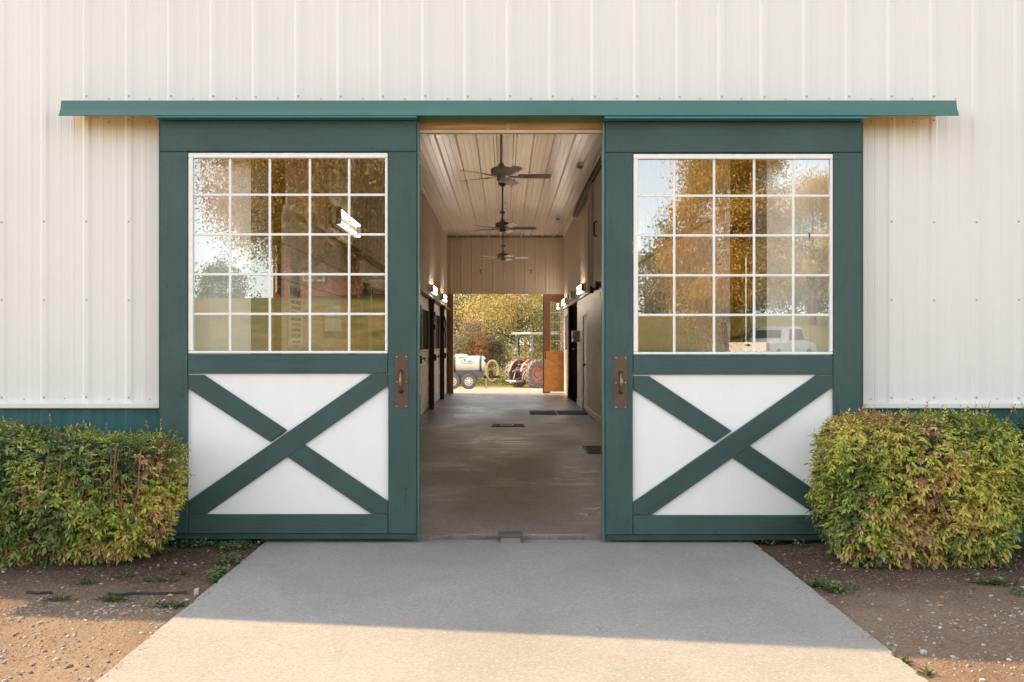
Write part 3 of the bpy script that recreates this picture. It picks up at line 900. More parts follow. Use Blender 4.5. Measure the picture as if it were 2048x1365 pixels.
# far door leaf hanging outside the far doorway
def far_door():
    Yf = 26.30
    X0, X1 = PX(1087, Yf), PX(1087, Yf)+1.86
    t = thing('sliding_door', 'half open brown backed wooden door at the far end of the aisle, raw plywood below its window', 'barn door', (X0+0.9, Yf, 0))
    z = lambda y: PZ(y, Yf)
    MB().cbox(X0, X0+0.19, Yf, Yf+0.05, 0.0, z(588), 0.004).make('stile', M['jamb'], t)
    MB().cbox(X1-0.19, X1, Yf, Yf+0.05, 0.0, z(588), 0.004).make('stile', M['jamb'], t)
    MB().cbox(X0+0.193, X1-0.193, Yf, Yf+0.05, z(604), z(588), 0.004).make('top_rail', M['jamb'], t)
    MB().cbox(X0+0.012, X1-0.2, Yf-0.012, Yf-0.002, 0.04, z(703), 0.003).make('panel', M['ply'], t)
    MB().cbox(X0-0.022, X0-0.003, Yf-0.012, Yf+0.06, 0.0, z(590), 0.003).make('edge_trim', M['kick'], t)
    w = MB()
    a0, a1, c0, c1 = X0+0.215, X1-0.215, z(701), z(607)
    w.cbox(X0+0.195, a0, Yf-0.005, Yf+0.04, c0-0.02, c1+0.02, 0.003).cbox(a1, X1-0.195, Yf-0.005, Yf+0.04, c0-0.02, c1+0.02, 0.003)
    w.cbox(a0+.001, a1-.001, Yf-0.005, Yf+0.04, c0-0.02, c0, 0.003).cbox(a0+.001, a1-.001, Yf-0.005, Yf+0.04, c1, c1+0.02, 0.003)
    win = w.make('window', M['ply'], t)
    for i in range(1, 5):
        x = a0+(a1-a0)*i/5; zz = c0+(c1-c0)*i/5
        MB().cbox(x-0.011, x+0.011, Yf+0.008, Yf+0.022, c0, c1, 0.003).make('muntin', M['white_wood'], win)
        MB().cbox(a0, a1, Yf+0.009, Yf+0.021, zz-0.011, zz+0.011, 0.003).make('muntin', M['white_wood'], win)
    for i in range(5):
        for j in range(5):
            MB().box(a0+(a1-a0)*i/5+.001, a0+(a1-a0)*(i+1)/5-.001, Yf+0.014, Yf+0.016, c0+(c1-c0)*j/5+.001, c0+(c1-c0)*(j+1)/5-.001).make('pane', M['glass'], win)
    MB().tube([(X0+0.06, Yf-0.01, 1.0), (X0+0.06, Yf-0.05, 1.02), (X0+0.06, Yf-0.05, 1.16), (X0+0.06, Yf-0.01, 1.18)], 0.012, 6).make('handle', M['dark_metal'], t)
far_door()

# ------------------------------------------------------------------ ceiling fans
M['fan_taupe'] = simple('taupe_fan_metal', (0.68, 0.60, 0.50), 0.4, 0.2, var=0.1)
M['fan_dark'] = simple('dark_bronze_fan_metal', (0.15, 0.11, 0.085), 0.4, 0.3, var=0.1)
M['blade_pale_glare'] = simple('white_glare_blade', (0.80, 0.77, 0.74), 0.32, var=0.16, scale=10, stretch=(2,2,1))  # lighting glare put into the blade colour
M['blade_brown'] = simple('dark_brown_blade', (0.11, 0.078, 0.058), 0.35, var=0.15)
M['blade_taupe'] = simple('taupe_blade', (0.55, 0.47, 0.41), 0.4, var=0.12)
def fan(x, y, z, metal, blades, label):
    t = thing('ceiling_fan', label, 'ceiling fan', (x, y, z), 'ceiling fans in a row down the aisle', local=True)
    top = CEIL - z
    MB().lathe([(0.001, top), (0.075, top-0.001), (0.07, top-0.05), (0.03, top-0.085), (0.014, top-0.09)], 18).make('canopy', metal, t, True)
    MB().tube([(0, 0, 0.06), (0, 0, top-0.05)], 0.016, 10).make('down_rod', metal, t, True)
    if metal is not M['fan_taupe']: MB().lathe([(0.017, 0.30), (0.05, 0.285), (0.058, 0.265), (0.04, 0.245), (0.017, 0.235)], 14).make('coupling', metal, t, True)
    MB().lathe([(0.016, 0.14), (0.035, 0.12), (0.05, 0.085), (0.11, 0.075), (0.135, 0.06), (0.14, 0.0), (0.13, -0.02), (0.10, -0.033), (0.001, -0.034)], 28).make('motor_housing', metal, t, True)
    MB().lathe([(0.058, -0.037), (0.060, -0.05), (0.060, -0.095), (0.05, -0.11), (0.001, -0.112)], 20).make('switch_housing', metal, t, True)
    MB().tube([(0.05, -0.05, -0.13), (0.052, -0.052, -0.38)], 0.003, 5).lathe([(0.001, -0.41), (0.008, -0.40), (0.008, -0.385), (0.001, -0.38)], 8, 'z', (0.052, -0.052, 0)).make('pull_chain', metal, t)
    for k in range(5):
        a = R(72*k + 2)
        Mx = Matrix.Rotation(a, 4, 'Z') @ Matrix.Translation((0, 0, -0.035)) @ Matrix.Rotation(R(-13), 4, 'X')
        m = MB()
        out = [(0.22, -0.05), (0.26, -0.062), (0.60, -0.07), (0.645, -0.055), (0.66, -0.02), (0.66, 0.02), (0.645, 0.055), (0.60, 0.07), (0.26, 0.062), (0.22, 0.05)]
        n = len(out)
        m.v = [(p[0], p[1], -0.004) for p in out] + [(p[0], p[1], 0.004) for p in out]
        m.f = [tuple(range(n))[::-1], tuple(range(n, 2*n))] + [(i, (i+1)%n, n+(i+1)%n, n+i) for i in range(n)]
        b = m.xf(Mx).make('blade', blades[k % len(blades)], t)
        MB().prism([(0.10, -0.016), (0.24, -0.016), (0.24, -0.004), (0.10, -0.004)], -0.02, 0.02, 0.002).prism([(0.22, -0.008), (0.31, -0.008), (0.31, -0.0045), (0.22, -0.0045)], -0.045, 0.045).xf(Mx).make('blade_arm', metal, b)
    return t
pp, bb, tt = M['blade_pale_glare'], M['blade_brown'], M['blade_taupe']
fan(-0.05, 12.0, 3.66, M['fan_taupe'], [tt, pp, tt, tt, tt], 'nearest ceiling fan, taupe motor and taupe blades')
fan(-0.05, 17.5, 3.68, M['fan_dark'], [bb, pp, bb, bb, pp], 'middle ceiling fan, dark motor with one dark blade and two coloured pale for glare')
fan(-0.05, 23.4, 3.68, M['fan_dark'], [pp, pp, pp, pp, pp], 'farthest ceiling fan, dark motor with all pale blades')

# ------------------------------------------------------------------ lamps, boxes, sign, wire, hose
def tube_lamp(side, y, lit, label, z=2.62):
    t = thing('wall_lamp', label, 'lamp', (LX if side < 0 else RX, y, z), 'twin tube lamps on the aisle walls', local=True, rz=0)
    s_ = -side
    MB().cbox(*sorted((0.014*s_, 0.06*s_)), -0.62, 0.62, -0.085, 0.085, 0.006).make('housing', M['box_white'], t)
    for yy_ in (-0.615, 0.585):
        MB().cbox(*sorted((0.061*s_, 0.105*s_)), yy_, yy_+0.03, -0.082, 0.082, 0.004).make('end_cap', M['grey_box'], t)
    for zz in (-0.058, 0.058):
        MB().tube([(0.085*s_, -0.584, zz), (0.085*s_, 0.584, zz)], 0.013, 10).make('tube', M['tube_dim'] if lit == 'weak' else (M['tube_lit'] if lit else M['tube_off']), t, True)
tube_lamp(-1, 9.2, 'weak', 'lit twin tube lamp seen through the left door window')
tube_lamp(-1, 14.6, True, 'lit twin tube lamp on the left wall, hidden behind the left door edge')
tube_lamp(-1, 20.3, True, 'lit twin tube lamp on the left wall above the nearer visible dark post')
tube_lamp(-1, 23.7, True, 'lit twin tube lamp on the left wall close to the far doorway')
tube_lamp(1, 11.3, 'weak', 'lit twin tube lamp on the right wall seen through the right door window', 2.63)
tube_lamp(1, 14.4, True, 'lit twin tube lamp under the loft door on the right wall', 2.26)
tube_lamp(1, 19.6, True, 'lit bright twin tube lamp on the right wall above the grey walk door', 2.60)
tube_lamp(1, 22.6, False, 'unlit twin tube lamp on the right wall above the dark wash bay')
tube_lamp(1, 25.1, True, 'lit twin tube lamp farthest along the right wall', 2.58)

def detector(x, y, label):
    t = thing('smoke_detector', label, 'smoke detector', (x, y, CEIL-0.027), 'round fixtures on the ceiling', local=True)
    MB().lathe([(0.07, 0.0), (0.07, -0.014), (0.062, -0.02), (0.001, -0.021)], 18).make('base', M['curb'], t, True)
    MB().lathe([(0.05, -0.0215), (0.048, -0.04), (0.03, -0.052), (0.001, -0.054)], 16).make('cover', M['grey_box'], t, True)
detector(1.297, 15.7, 'small round fixture on the ceiling, nearer of the two')
detector(1.30, 22.2, 'small round fixture on the ceiling, farther of the two')

t = thing('electrical_box', 'grey electrical box on the wall at the edge of the dark wash bay', 'electrical box', (RX, 20.9, 1.58))
MB().cbox(RX-0.16, RX-0.02, 20.5, 20.95, 1.46, 1.72, 0.008).make('housing', M['grey_box'], t)
MB().cbox(RX-0.165, RX-0.155, 20.52, 20.93, 1.585, 1.70, 0.003).make('cover', M['curb'], t)
MB().cbox(RX-0.175, RX-0.162, 20.45, 20.499, 1.54, 1.62, 0.003).make('handle', M['dark_metal'], t)

t = thing('switch_box', 'two stacked white boxes on the aisle wall, seen through the left door window', 'switch box', (LX, 8.4, 1.63))
MB().cbox(LX+0.003, LX+0.10, 8.30, 8.62, 1.645, 1.76, 0.006).make('housing', M['box_white'], t)
MB().cbox(LX+0.003, LX+0.10, 8.30, 8.65, 1.51, 1.638, 0.006).make('housing', M['box_white'], t)

M['sign_white'] = simple('white_sign_board', (0.74, 0.72, 0.68), 0.5, var=0.04)
M['sign_ink'] = simple('dark_sign_ink', (0.05, 0.05, 0.045), 0.6)
M['sign_red'] = simple('red_sign_ink', (0.35, 0.04, 0.04), 0.6)
def text(body, size, M4, mat, name, parent, ext=0.0004, xs=1.0):
    c = bpy.data.curves.new(name, 'FONT'); c.body = body; c.size = size; c.extrude = ext
    c.align_x = 'CENTER'; c.align_y = 'CENTER'; c.resolution_u = 2
    tmp = bpy.data.objects.new(name, c); COL.objects.link(tmp)
    dg = bpy.context.evaluated_depsgraph_get()
    me = bpy.data.meshes.new_from_object(tmp.evaluated_get(dg))
    bpy.data.objects.remove(tmp)
    me.transform(M4 @ Matrix.Diagonal((xs, 1, 1, 1)))
    me.materials.clear(); me.materials.append(mat)
    o = link(name, me, parent)
    return o
def warning_sign():
    ya, yb, za, zb = 6.93, 7.42, 1.385, 1.86
    t = thing('warning_sign', 'white notice with lines of dark capitals on the aisle wall behind the left door glass', 'sign', (LX, 7.17, 1.62))
    MB().cbox(LX+0.003, LX+0.007, ya, yb, za, zb, 0.0015).make('board', M['sign_white'], t)
    lines = [('WARNING', 0.105, 0.0), ('UNDER TENNESSEE', 0.042, 0), ('LAW, AN EQUINE', 0.042, 0), ('PROFESSIONAL IS NOT', 0.036, 0), ('LIABLE FOR AN INJURY', 0.034, 0), ('TO OR THE DEATH', 0.036, 0), ('OF A PARTICIPANT', 0.036, 0), ('IN EQUINE ACTIVITIES', 0.034, 0), ('PURSUANT TO CHAPTER 20', 0.022, 0)]
    z = zb - 0.06
    for i, (b, s_, _) in enumerate(lines):
        M4 = Matrix.Translation((LX+0.0085, (ya+yb)/2, z)) @ Matrix.Rotation(R(90), 4, 'Z') @ Matrix.Rotation(R(90), 4, 'X')
        text(b, s_, M4, M['sign_red'] if i == 0 else M['sign_ink'], 'lettering', t, xs=0.93 if i else 0.85)
        z -= 0.078 if i == 0 else 0.044
warning_sign()

m = MB()
pts = []
for i in range(25):
    u = i/24
    x = LX+0.05 + (RX-LX-0.1)*u
    pts.append((x, 25.2, PZ(536.5, 25.2) - 0.16*math.sin(math.pi*u)*(1-0.35*math.sin(math.pi*u)) + 0.012*math.sin(u*19)))
w = m.tube(pts, 0.006, 5).make('wire', M['curb'])
tag(w, 'thin pale wire sagging across the aisle below the last fan', 'wire')
for x, lab in ((961, 'small dark hook hanging left of centre from the sagging wire'), (1062, 'small dark hook hanging right of centre from the sagging wire')):
    X, Z = PX(x, 25.2), PZ(541, 25.2)
    h = MB().cbox(X-0.022, X+0.022, 25.18, 25.22, Z-0.015, Z+0.02, 0.004).tube([(X, 25.2, Z-0.01), (X, 25.2, Z-0.07), (X+0.015, 25.2, Z-0.09)], 0.01, 6).make('hook', M['dark_metal'])
    tag(h, lab, 'hook', 'hooks on the wire')

pts = []
for i in range(24):
    u = i/23
    pts.append((RX-0.07+0.03*math.sin(u*3), 21.15+2.45*u**0.8*1.0, 1.27 + 0.06*math.sin(u*math.pi*1.1) - 1.25*max(0, u-0.25)**1.25/0.70))
pts = [(p[0], p[1], max(0.02, p[2])) for p in pts]
hs = MB().tube(pts, 0.016, 7).make('hose', M['rubber'], None, True)
tag(hs, 'black hose hanging in a long loop across the dark wash bay opening', 'hose')

# rope loop hanging from the header
hk = MB()
cx, cz = PX(1016, 6.66), PZ(256, 6.63)
hk.tube([(cx+0.012*math.sin(q)*(0.4+0.6*(1-math.cos(q))/2), 6.628, cz+0.006-0.024*math.cos(q+math.pi)*-1) for q in [2*math.pi*i/14 for i in range(14)]], 0.0035, 6, closed=True)
hk.tube([(cx, 6.63, cz+0.03), (cx, 6.628, cz+0.055)], 0.003, 5)
o = hk.make('rope_loop', M['header_trim'], None, True)
tag(o, 'small pale rope loop hanging from the timber header over the doorway', 'rope')

# ------------------------------------------------------------------ floor fittings
def grate(x0, x1, y0, y1, label, pale=None):
    t = thing('floor_grate', label, 'grate', ((x0+x1)/2, (y0+y1)/2, 0), 'dark grates in the aisle floor')
    fr = MB().cbox(x0, x1, y0, y0+0.03, 0.0005, 0.012, 0.002).cbox(x0, x1, y1-0.03, y1, 0.0005, 0.012, 0.002).cbox(x0, x0+0.03, y0+0.031, y1-0.031, 0.0005, 0.012, 0.002).cbox(x1-0.03, x1, y0+0.031, y1-0.031, 0.0005, 0.012, 0.002)
    fr.make('frame', M['dark_metal'], t)
    MB().box(x0+0.031, x1-0.031, y0+0.031, y1-0.031, 0.0006, 0.004).make('sump', M['rubber'], t)
    b = MB(); x = x0+0.05
    while x < x1-0.045:
        b.box(x, x+0.008, y0+0.031, y1-0.031, 0.0045, 0.011); x += 0.03
    b.make('bars', M['dark_metal'], t)
    if pale:
        p = MB().cbox(pale[0], pale[1], y0+0.08, y0+0.30, 0.0125, 0.02, 0.003).make('drain_cover', M['curb'], t)
        s2 = MB(); x = pale[0]+0.03
        while x < pale[1]-0.03: s2.box(x, x+0.012, y0+0.10, y0+0.28, 0.0203, 0.021); x += 0.025
        s2.make('drain_slots', M['rubber'], p)
grate(PX(983, 15.6), PX(1049, 15.6), 15.35, 15.85, 'long dark floor grate with a pale drain cover near the middle of the aisle', (PX(1001, 15.6), PX(1027, 15.6)))
grate(PX(1171, 11.9), PX(1171, 11.9)+0.42, 11.6, 12.4, 'dark square floor grate beside the right door edge')
for x0, x1, lab in ((PX(1060, 18.5), PX(1112, 18.5), 'left of two flat black mats lying by the grey walk door'), (PX(1115, 18.5), PX(1173, 18.5), 'right of two flat black mats lying by the grey walk door')):
    o = MB().cbox(x0, x1, 18.1, 19.0, 0.001, 0.016, 0.005).make('floor_mat', M['rubber'])
    tag(o, lab, 'mat', 'black mats on the aisle floor')
t = thing('door_guide', 'small brown block guide for the doors on the concrete threshold', 'door guide', (0.04, 6.58, -0.035))
gx0, gx1 = PX(1002, 6.53), PX(1041, 6.53)
MB().cbox(gx0, gx1, 6.50, 6.60, -0.036, 0.008, 0.003).make('block', simple('weathered_block', (0.23, 0.19, 0.15), 0.8), t)
MB().prism([(gx0-0.022, 0.0085), (gx1+0.016, 0.0085), (gx1+0.006, 0.026), (gx0-0.012, 0.026)], 6.49, 6.63, 0.003).make('cap', simple('dark_cap', (0.10, 0.088, 0.085), 0.7), t)

# ------------------------------------------------------------------ leaves
def leaf_mesh(name, P, Dr, Nr, L, W, col, mat, fold=0.18, droop=0.12):
    """P base points, Dr unit directions, Nr approx. normals, L lengths, W widths"""
    P = np.asarray(P); N = len(P)
    Dr = Dr/np.linalg.norm(Dr, axis=1, keepdims=True)
    Sd = np.cross(Dr, Nr); Sd /= np.linalg.norm(Sd, axis=1, keepdims=True)+1e-9
    Up = np.cross(Sd, Dr)
    L = L[:, None]; W = W[:, None]
    mid = P + Dr*L*0.42
    a = mid + Sd*W*0.5 + Up*W*fold
    b = mid - Sd*W*0.5 + Up*W*fold
    tip = P + Dr*L - Up*L*droop
    V = np.stack([P, a, tip, b], 1).reshape(-1, 3)
    i = np.arange(N)*4
    F = np.concatenate([np.stack([i, i+1, i+2], 1), np.stack([i, i+2, i+3], 1)])
    C = np.repeat(col, 4, axis=0)
    return np_mesh(name, V, F, mat, C)

def vnoise(P, s, seed):
    r = np.random.default_rng(seed); o = np.zeros(len(P))
    for i in range(6):
        k = r.normal(size=3); k = k/np.linalg.norm(k)*s*(1.45**i)
        o += np.sin(P@k + r.uniform(0, 6.28))/(1.25**i)
    return o/2.2

PAL = np.array([[0.04,0.068,0.034],[0.11,0.165,0.045],[0.253,0.322,0.057],[0.488,0.488,0.073],[0.624,0.492,0.12],[0.5,0.27,0.12],[0.56,0.38,0.19],[0.264,0.11,0.072]])
def hedge(name, label, x0, x1, yc, ry, z0, z1, nspray, seed, bias, big_leaf=0.046, mound=(0.35, 0.5)):
    r = np.random.default_rng(seed)
    cx, rx = (x0+x1)/2, (x1-x0)/2
    t = thing(name, label, 'hedge', (cx, yc, z0), 'clipped hedges along the barn wall')
    H = z1-z0
    # points in a shell of a rounded box narrowing to the foot
    pts, nrm, dep = [], [], []
    need = nspray
    while need > 0:
        q = r.uniform(-1, 1, (need*5, 3))
        ax, ay, az = np.abs(q[:, 0]), np.abs(q[:, 1]), np.abs(q[:, 2])
        f = (ax**7 + ay**4.5 + np.where(q[:, 2] > 0, az**7, az**4))**(1/5)
        ok = (f > 0.80) & (f < 1.0)
        inner = (f > 0.45) & (f <= 0.80) & (r.uniform(size=len(f)) < 0.16)
        keep = (ok | inner)
        q, f2 = q[keep], f[keep]
        g = np.sign(q)*np.stack([np.abs(q[:,0])**6/rx, np.abs(q[:,1])**3.5/ry, np.abs(q[:,2])**5/(H/2)], 1)
        g /= np.linalg.norm(g, axis=1, keepdims=True)+1e-9
        vis = (g[:, 1] < 0.5) | (r.uniform(size=len(g)) < 0.25)
        q, g, f2 = q[vis], g[vis], f2[vis]
        pts.append(q[:need]); nrm.append(g[:need]); dep.append(f2[:need]); need -= len(q[:need])
    q = np.concatenate(pts); g = np.concatenate(nrm); f = np.concatenate(dep)
    taper = 1 - (mound[0])*np.clip(-q[:, 2], 0, 1)**1.5
    P = np.stack([cx + q[:,0]*rx*(1-(1-taper)*0.55), yc + q[:,1]*ry*taper, z0 + (q[:,2]+1)/2*H], 1)
    lump = vnoise(P, 5.5, seed+1)*0.045 + vnoise(P, 13, seed+2)*0.022
    P = P + g*lump[:, None]
    P[:, 2] = np.maximum(P[:, 2], z0+0.02)
    hue = vnoise(P, 3.2, seed+3)*0.9 + vnoise(P, 9, seed+4)*0.6
    hue2 = vnoise(P, 4.5, seed+5)
    cen, nn, cc, Ls = [], [], [], []
    n = len(P)
    base_dir = g*0.38 + np.array([0, 0, -0.22]) + r.normal(size=(n, 3))*0.55
    base_dir[:, 2] += np.where(g[:, 2] > 0.6, 0.35, 0.0)
    base_dir /= np.linalg.norm(base_dir, axis=1, keepdims=True)
    lowz = 1-(P[:, 2]-z0)/H
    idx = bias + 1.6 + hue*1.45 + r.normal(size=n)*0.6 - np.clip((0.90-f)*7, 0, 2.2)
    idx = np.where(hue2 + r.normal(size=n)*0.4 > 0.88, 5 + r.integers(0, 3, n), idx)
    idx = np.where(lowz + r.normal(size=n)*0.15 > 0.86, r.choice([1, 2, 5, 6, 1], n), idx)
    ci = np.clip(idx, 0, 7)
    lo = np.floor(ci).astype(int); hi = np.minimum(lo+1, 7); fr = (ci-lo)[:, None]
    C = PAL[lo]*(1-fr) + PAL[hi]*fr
    # each spray: a terminal leaflet and two or three pairs along a short stalk
    side = np.cross(base_dir, np.array([0, 0, 1.0])); side /= np.linalg.norm(side, axis=1, keepdims=True)+1e-9
    up = np.cross(side, base_dir)
    BP, BD, BN, BL, BW, BC = [], [], [], [], [], []
    sz = big_leaf*r.uniform(0.6, 1.35, n)*(0.8+0.5*lowz)
    for (along, sd) in ((0.9, 0.0), (0.45, 0.8), (0.45, -0.8), (0.0, 1.0), (0.0, -1.0)):
        d = base_dir*(1-abs(sd)*0.42) + side*sd*0.85 + up*r.normal(size=(n, 1))*0.22 + np.array([0,0,-0.25])
        BP.append(P + base_dir*(along*sz)[:, None]); BD.append(d); BN.append(up*0.35 + g*0.9 + np.array([0,0,0.35]) + r.normal(size=(n,3))*0.35)
        l = sz*r.uniform(0.8, 1.15, n); BL.append(l); BW.append(l*r.uniform(0.36, 0.46, n))
        BC.append(np.clip(C*r.uniform(0.75, 1.3, (n, 1)), 0, 1))
    def cat(sel):
        return [np.concatenate([a[sel] for a in A]) for A in (BP, BD, BN, BL, BW, BC)]
    front = np.where((g[:, 1] < -0.5) & (f > 0.93))[0]
    single = r.choice(front, min(130, len(front)), replace=False)
    rest = np.ones(n, bool); rest[single] = False
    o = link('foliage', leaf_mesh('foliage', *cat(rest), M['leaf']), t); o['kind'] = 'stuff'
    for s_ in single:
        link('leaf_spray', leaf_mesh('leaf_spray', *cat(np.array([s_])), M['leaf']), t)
    # stems inside
    m = MB()
    for k in range(int(26*rx)):
        x = r.uniform(cx-rx*0.75, cx+rx*0.75); y = yc + r.uniform(-0.5, 0.5)*ry
        hgt = z0 + H*r.uniform(0.6, 0.97); lx = r.normal()*0.07
        m.tube([(x, y, z0-0.05), (x+lx*0.5, y-0.03, (z0+hgt)/2), (x+lx*1.3, y-0.05, hgt)], [0.009, 0.007, 0.004], 5)
    m.make('stems', M['twig'], t)
    return t, r

hl, r_ = hedge('hedge', 'clipped hedge left of the doors, green with tan and orange leaves and bare stems showing', -4.35, -2.20, 6.10, 0.36, -0.05, 0.80, 17000, 21, 0.42, 0.034)
# bare cut stems on the face of the left hedge
m = MB()
for k in range(34):
    x = PX(232, 5.8)+r_.normal()*0.085 if k < 22 else PX(150, 5.8)+r_.normal()*0.12
    z0 = 0.36+r_.uniform(-.1, .12); h_ = r_.uniform(0.12, 0.34)
    y = 5.735+r_.uniform(-0.012, 0.03)
    lx = r_.normal()*0.04
    m.tube([(x, y+0.02, z0), (x+lx*0.5, y, z0+h_*0.5), (x+lx, y+0.008, min(0.83, z0+h_))], [0.0055, 0.0042, 0.0025], 5)
m.make('bare_stems', M['twig'], hl)
hr, r_ = hedge('hedge', 'clipped yellow green hedge right of the doors with loose red tipped shoots', 2.13, 3.36, 6.05, 0.38, -0.05, 0.905, 12500, 33, 1.0, 0.034)
h3, r_ = hedge('hedge', 'part of a clipped hedge cut by the right photo edge, behind a dark gap', 3.52, 4.7, 6.10, 0.34, 0.27, 0.915, 3000, 47, 0.1, 0.048)
# loose shoots with tiny red leaves
def shoots(t, r, n, boxes, name='shoots'):
    m = MB(); P, Dd, Nn, L, W, C = [], [], [], [], [], []
    for k in range(n):
        (a, b, c, d, e, f, dx, dz) = boxes[k % len(boxes)]
        p = np.array([r.uniform(a, b), r.uniform(c, d), r.uniform(e, f)])
        dirv = np.array([dx+r.normal()*0.35, r.normal()*0.3-0.1, dz+abs(r.normal())*0.3]); dirv /= np.linalg.norm(dirv)
        ln = r.uniform(0.05, 0.13)
        m.tube([p, p+dirv*ln*0.5, p+dirv*ln+np.array([0,0,-0.005])], [0.0014, 0.0012, 0.0008], 4)
        for q in range(8):
            P.append(p+dirv*ln*(0.3+0.7*q/7)); Dd.append(dirv+r.normal(size=3)*0.7); Nn.append(r.normal(size=3)+np.array([0,0,1]))
            l = r.uniform(0.012, 0.026); L.append(l); W.append(l*0.42); C.append(PAL[r.choice([5,6,7,3,5])]*r.uniform(0.8,1.2))
    m.make(name, M['twig'], t)['kind'] = 'stuff'
    o = link('shoot_leaves', leaf_mesh('shoot_leaves', np.array(P), np.array(Dd), np.array(Nn), np.array(L), np.array(W), np.array(C), M['leaf']), t); o['kind'] = 'stuff'
shoots(hr, r_, 42, [(2.2, 3.3, 5.8, 6.2, 0.87, 0.90, 0, 1), (2.14, 2.20, 5.85, 6.1, 0.35, 0.85, -1, 0.15), (2.2, 3.3, 5.76, 5.9, 0.84, 0.88, 0, 1)])
shoots(hl, r_, 26, [(-4.2, -2.32, 5.85, 6.2, 0.76, 0.80, 0, 1)])
shoots(h3, r_, 24, [(3.4, 4.3, 5.8, 6.2, 0.90, 0.95, 0, 1)])

# ------------------------------------------------------------------ ground litter
def in_apron(x, y, mrg=0.01): return (x > -1.735-mrg) & (x < 1.795+mrg)
def pebbles():
    r = np.random.default_rng(5)
    ico = np.array([[0,0,1],[0.894,0,0.447],[0.276,0.851,0.447],[-0.724,0.526,0.447],[-0.724,-0.526,0.447],[0.276,-0.851,0.447],[0.724,0.526,-0.447],[-0.276,0.851,-0.447],[-0.894,0,-0.447],[-0.276,-0.851,-0.447],[0.724,-0.526,-0.447],[0,0,-1]])
    fc = np.array([[0,1,2],[0,2,3],[0,3,4],[0,4,5],[0,5,1],[1,6,2],[2,7,3],[3,8,4],[4,9,5],[5,10,1],[1,10,6],[2,6,7],[3,7,8],[4,8,9],[5,9,10]])
    n = 15000
    x = np.concatenate([r.uniform(-3.6, -1.75, n), r.uniform(1.81, 3.6, n)]); y = r.uniform(2.6, 6.0, 2*n)
    dens = np.where(y < 5.1, 1.0, 0.35) * (0.35+0.65*(vnoise(np.stack([x, y, 0*x], 1), 4.0, 9) > 0.1)) * np.where(x > 0, 0.55, 1.0)
    k = r.uniform(size=2*n) < dens
    # extra grey gravel lenses
    lens = [(-2.12, 4.95, 0.22, 0.10, 260), (3.1, 4.75, 0.35, 0.16, 260), (-2.75, 3.95, 0.35, 0.2, 160), (-2.3, 4.3, 0.2, 0.15, 120)]
    xs_, ys_ = [x[k]], [y[k]]
    for (a, b, sx, sy, c) in lens: xs_.append(r.normal(a, sx, c)); ys_.append(r.normal(b, sy, c))
    x = np.concatenate(xs_); y = np.concatenate(ys_)
    ok = ~in_apron(x, y, 0.03); x, y = x[ok], y[ok]
    N = len(x)
    s = np.clip(r.lognormal(-5.75, 0.55, N), 0.0014, 0.013)
    s[-800:] = np.clip(r.lognormal(-5.15, 0.4, len(s[-800:])), 0.002, 0.013)
    V = ico[None]*s[:, None, None]*r.uniform(0.65, 1.2, (N, 12, 1))
    V *= np.stack([r.uniform(0.9, 1.6, N), r.uniform(0.8, 1.2, N), r.uniform(0.4, 0.75, N)], 1)[:, None, :]
    a = r.uniform(0, 6.28, N); ca, sa = np.cos(a)[:, None], np.sin(a)[:, None]
    V = np.stack([V[..., 0]*ca-V[..., 1]*sa, V[..., 0]*sa+V[..., 1]*ca, V[..., 2]], -1)
    V += np.stack([x, y, ground_h(x, y)+s*0.2], 1)[:, None, :]
    F = fc[None]+(np.arange(N)*12)[:, None, None]
    base = np.array([[0.30,0.28,0.265],[0.27,0.21,0.17],[0.36,0.32,0.28],[0.20,0.13,0.095],[0.33,0.25,0.18]])
    C = base[r.integers(0, 5, N)]*r.uniform(0.7, 1.25, (N, 1))
    o = link('gravel', np_mesh('gravel', V.reshape(-1, 3), F.reshape(-1, 3), M['pebble'], np.repeat(C, 12, 0)))
    tag(o, 'grey and tan gravel scattered over the bare dirt', 'gravel', kind='stuff')
    # named larger stones
    def stone(px, py, w, lab, c=(0.36, 0.33, 0.30)):
        Y = 1.42/((py-VY)*S/D); X = PX(px, Y); rad = w*0.5*S*Y/D
        v = ico*rad*r.uniform(0.8, 1.15, (12, 1))*np.array([1.0, 0.75, 0.6])
        bm = bmesh.new(); vv = [bm.verts.new(p) for p in v]
        for f in list(fc)+[[6,10,11],[7,6,11],[8,7,11],[9,8,11],[10,9,11]]: bm.faces.new([vv[i] for i in f])
        bmesh.ops.subdivide_edges(bm, edges=bm.edges[:], cuts=1, smooth=0.6)
        for q in bm.verts: q.co *= r.uniform(0.95, 1.05)
        o = MB().bm(bm).make('stone', simple('stone_grey', c, 0.85, var=0.25, scale=60, bstr=0.4), None, False)
        o.location = (X, Y, float(ground_h(X, Y))+rad*0.3); o.rotation_euler = (0, 0, r.uniform(0, 6))
        tag(o, lab, 'stone', 'stones lying on the dirt')
    stone(1846, 1297, 21, 'largest loose stone on the right dirt, at the edge of the barn shadow')
    stone(1777, 1280, 14, 'grey stone close to the right edge of the concrete apron, in shade')
    stone(1880, 1246, 10, 'small round pale stone in the middle of the shaded dirt on the right', (0.42, 0.41, 0.40))
    stone(1967, 1281, 11, 'angular grey stone at far right just inside the shadow')
    stone(2018, 1311, 12, 'pale stone at the right photo edge lying across the shadow line', (0.45, 0.41, 0.37))
    stone(1965, 1350, 13, 'white chip of stone alone on the sunlit dirt at right', (0.55, 0.50, 0.45))
    stone(328, 1193, 9, 'small pale stone beside the black edging on the left', (0.45, 0.43, 0.42))
    stone(373, 1194, 12, 'flat pale stone between the black edging and the concrete', (0.46, 0.44, 0.42))
    stone(51, 1201, 11, 'grey white stone in the shade near the left photo edge', (0.45, 0.45, 0.46))
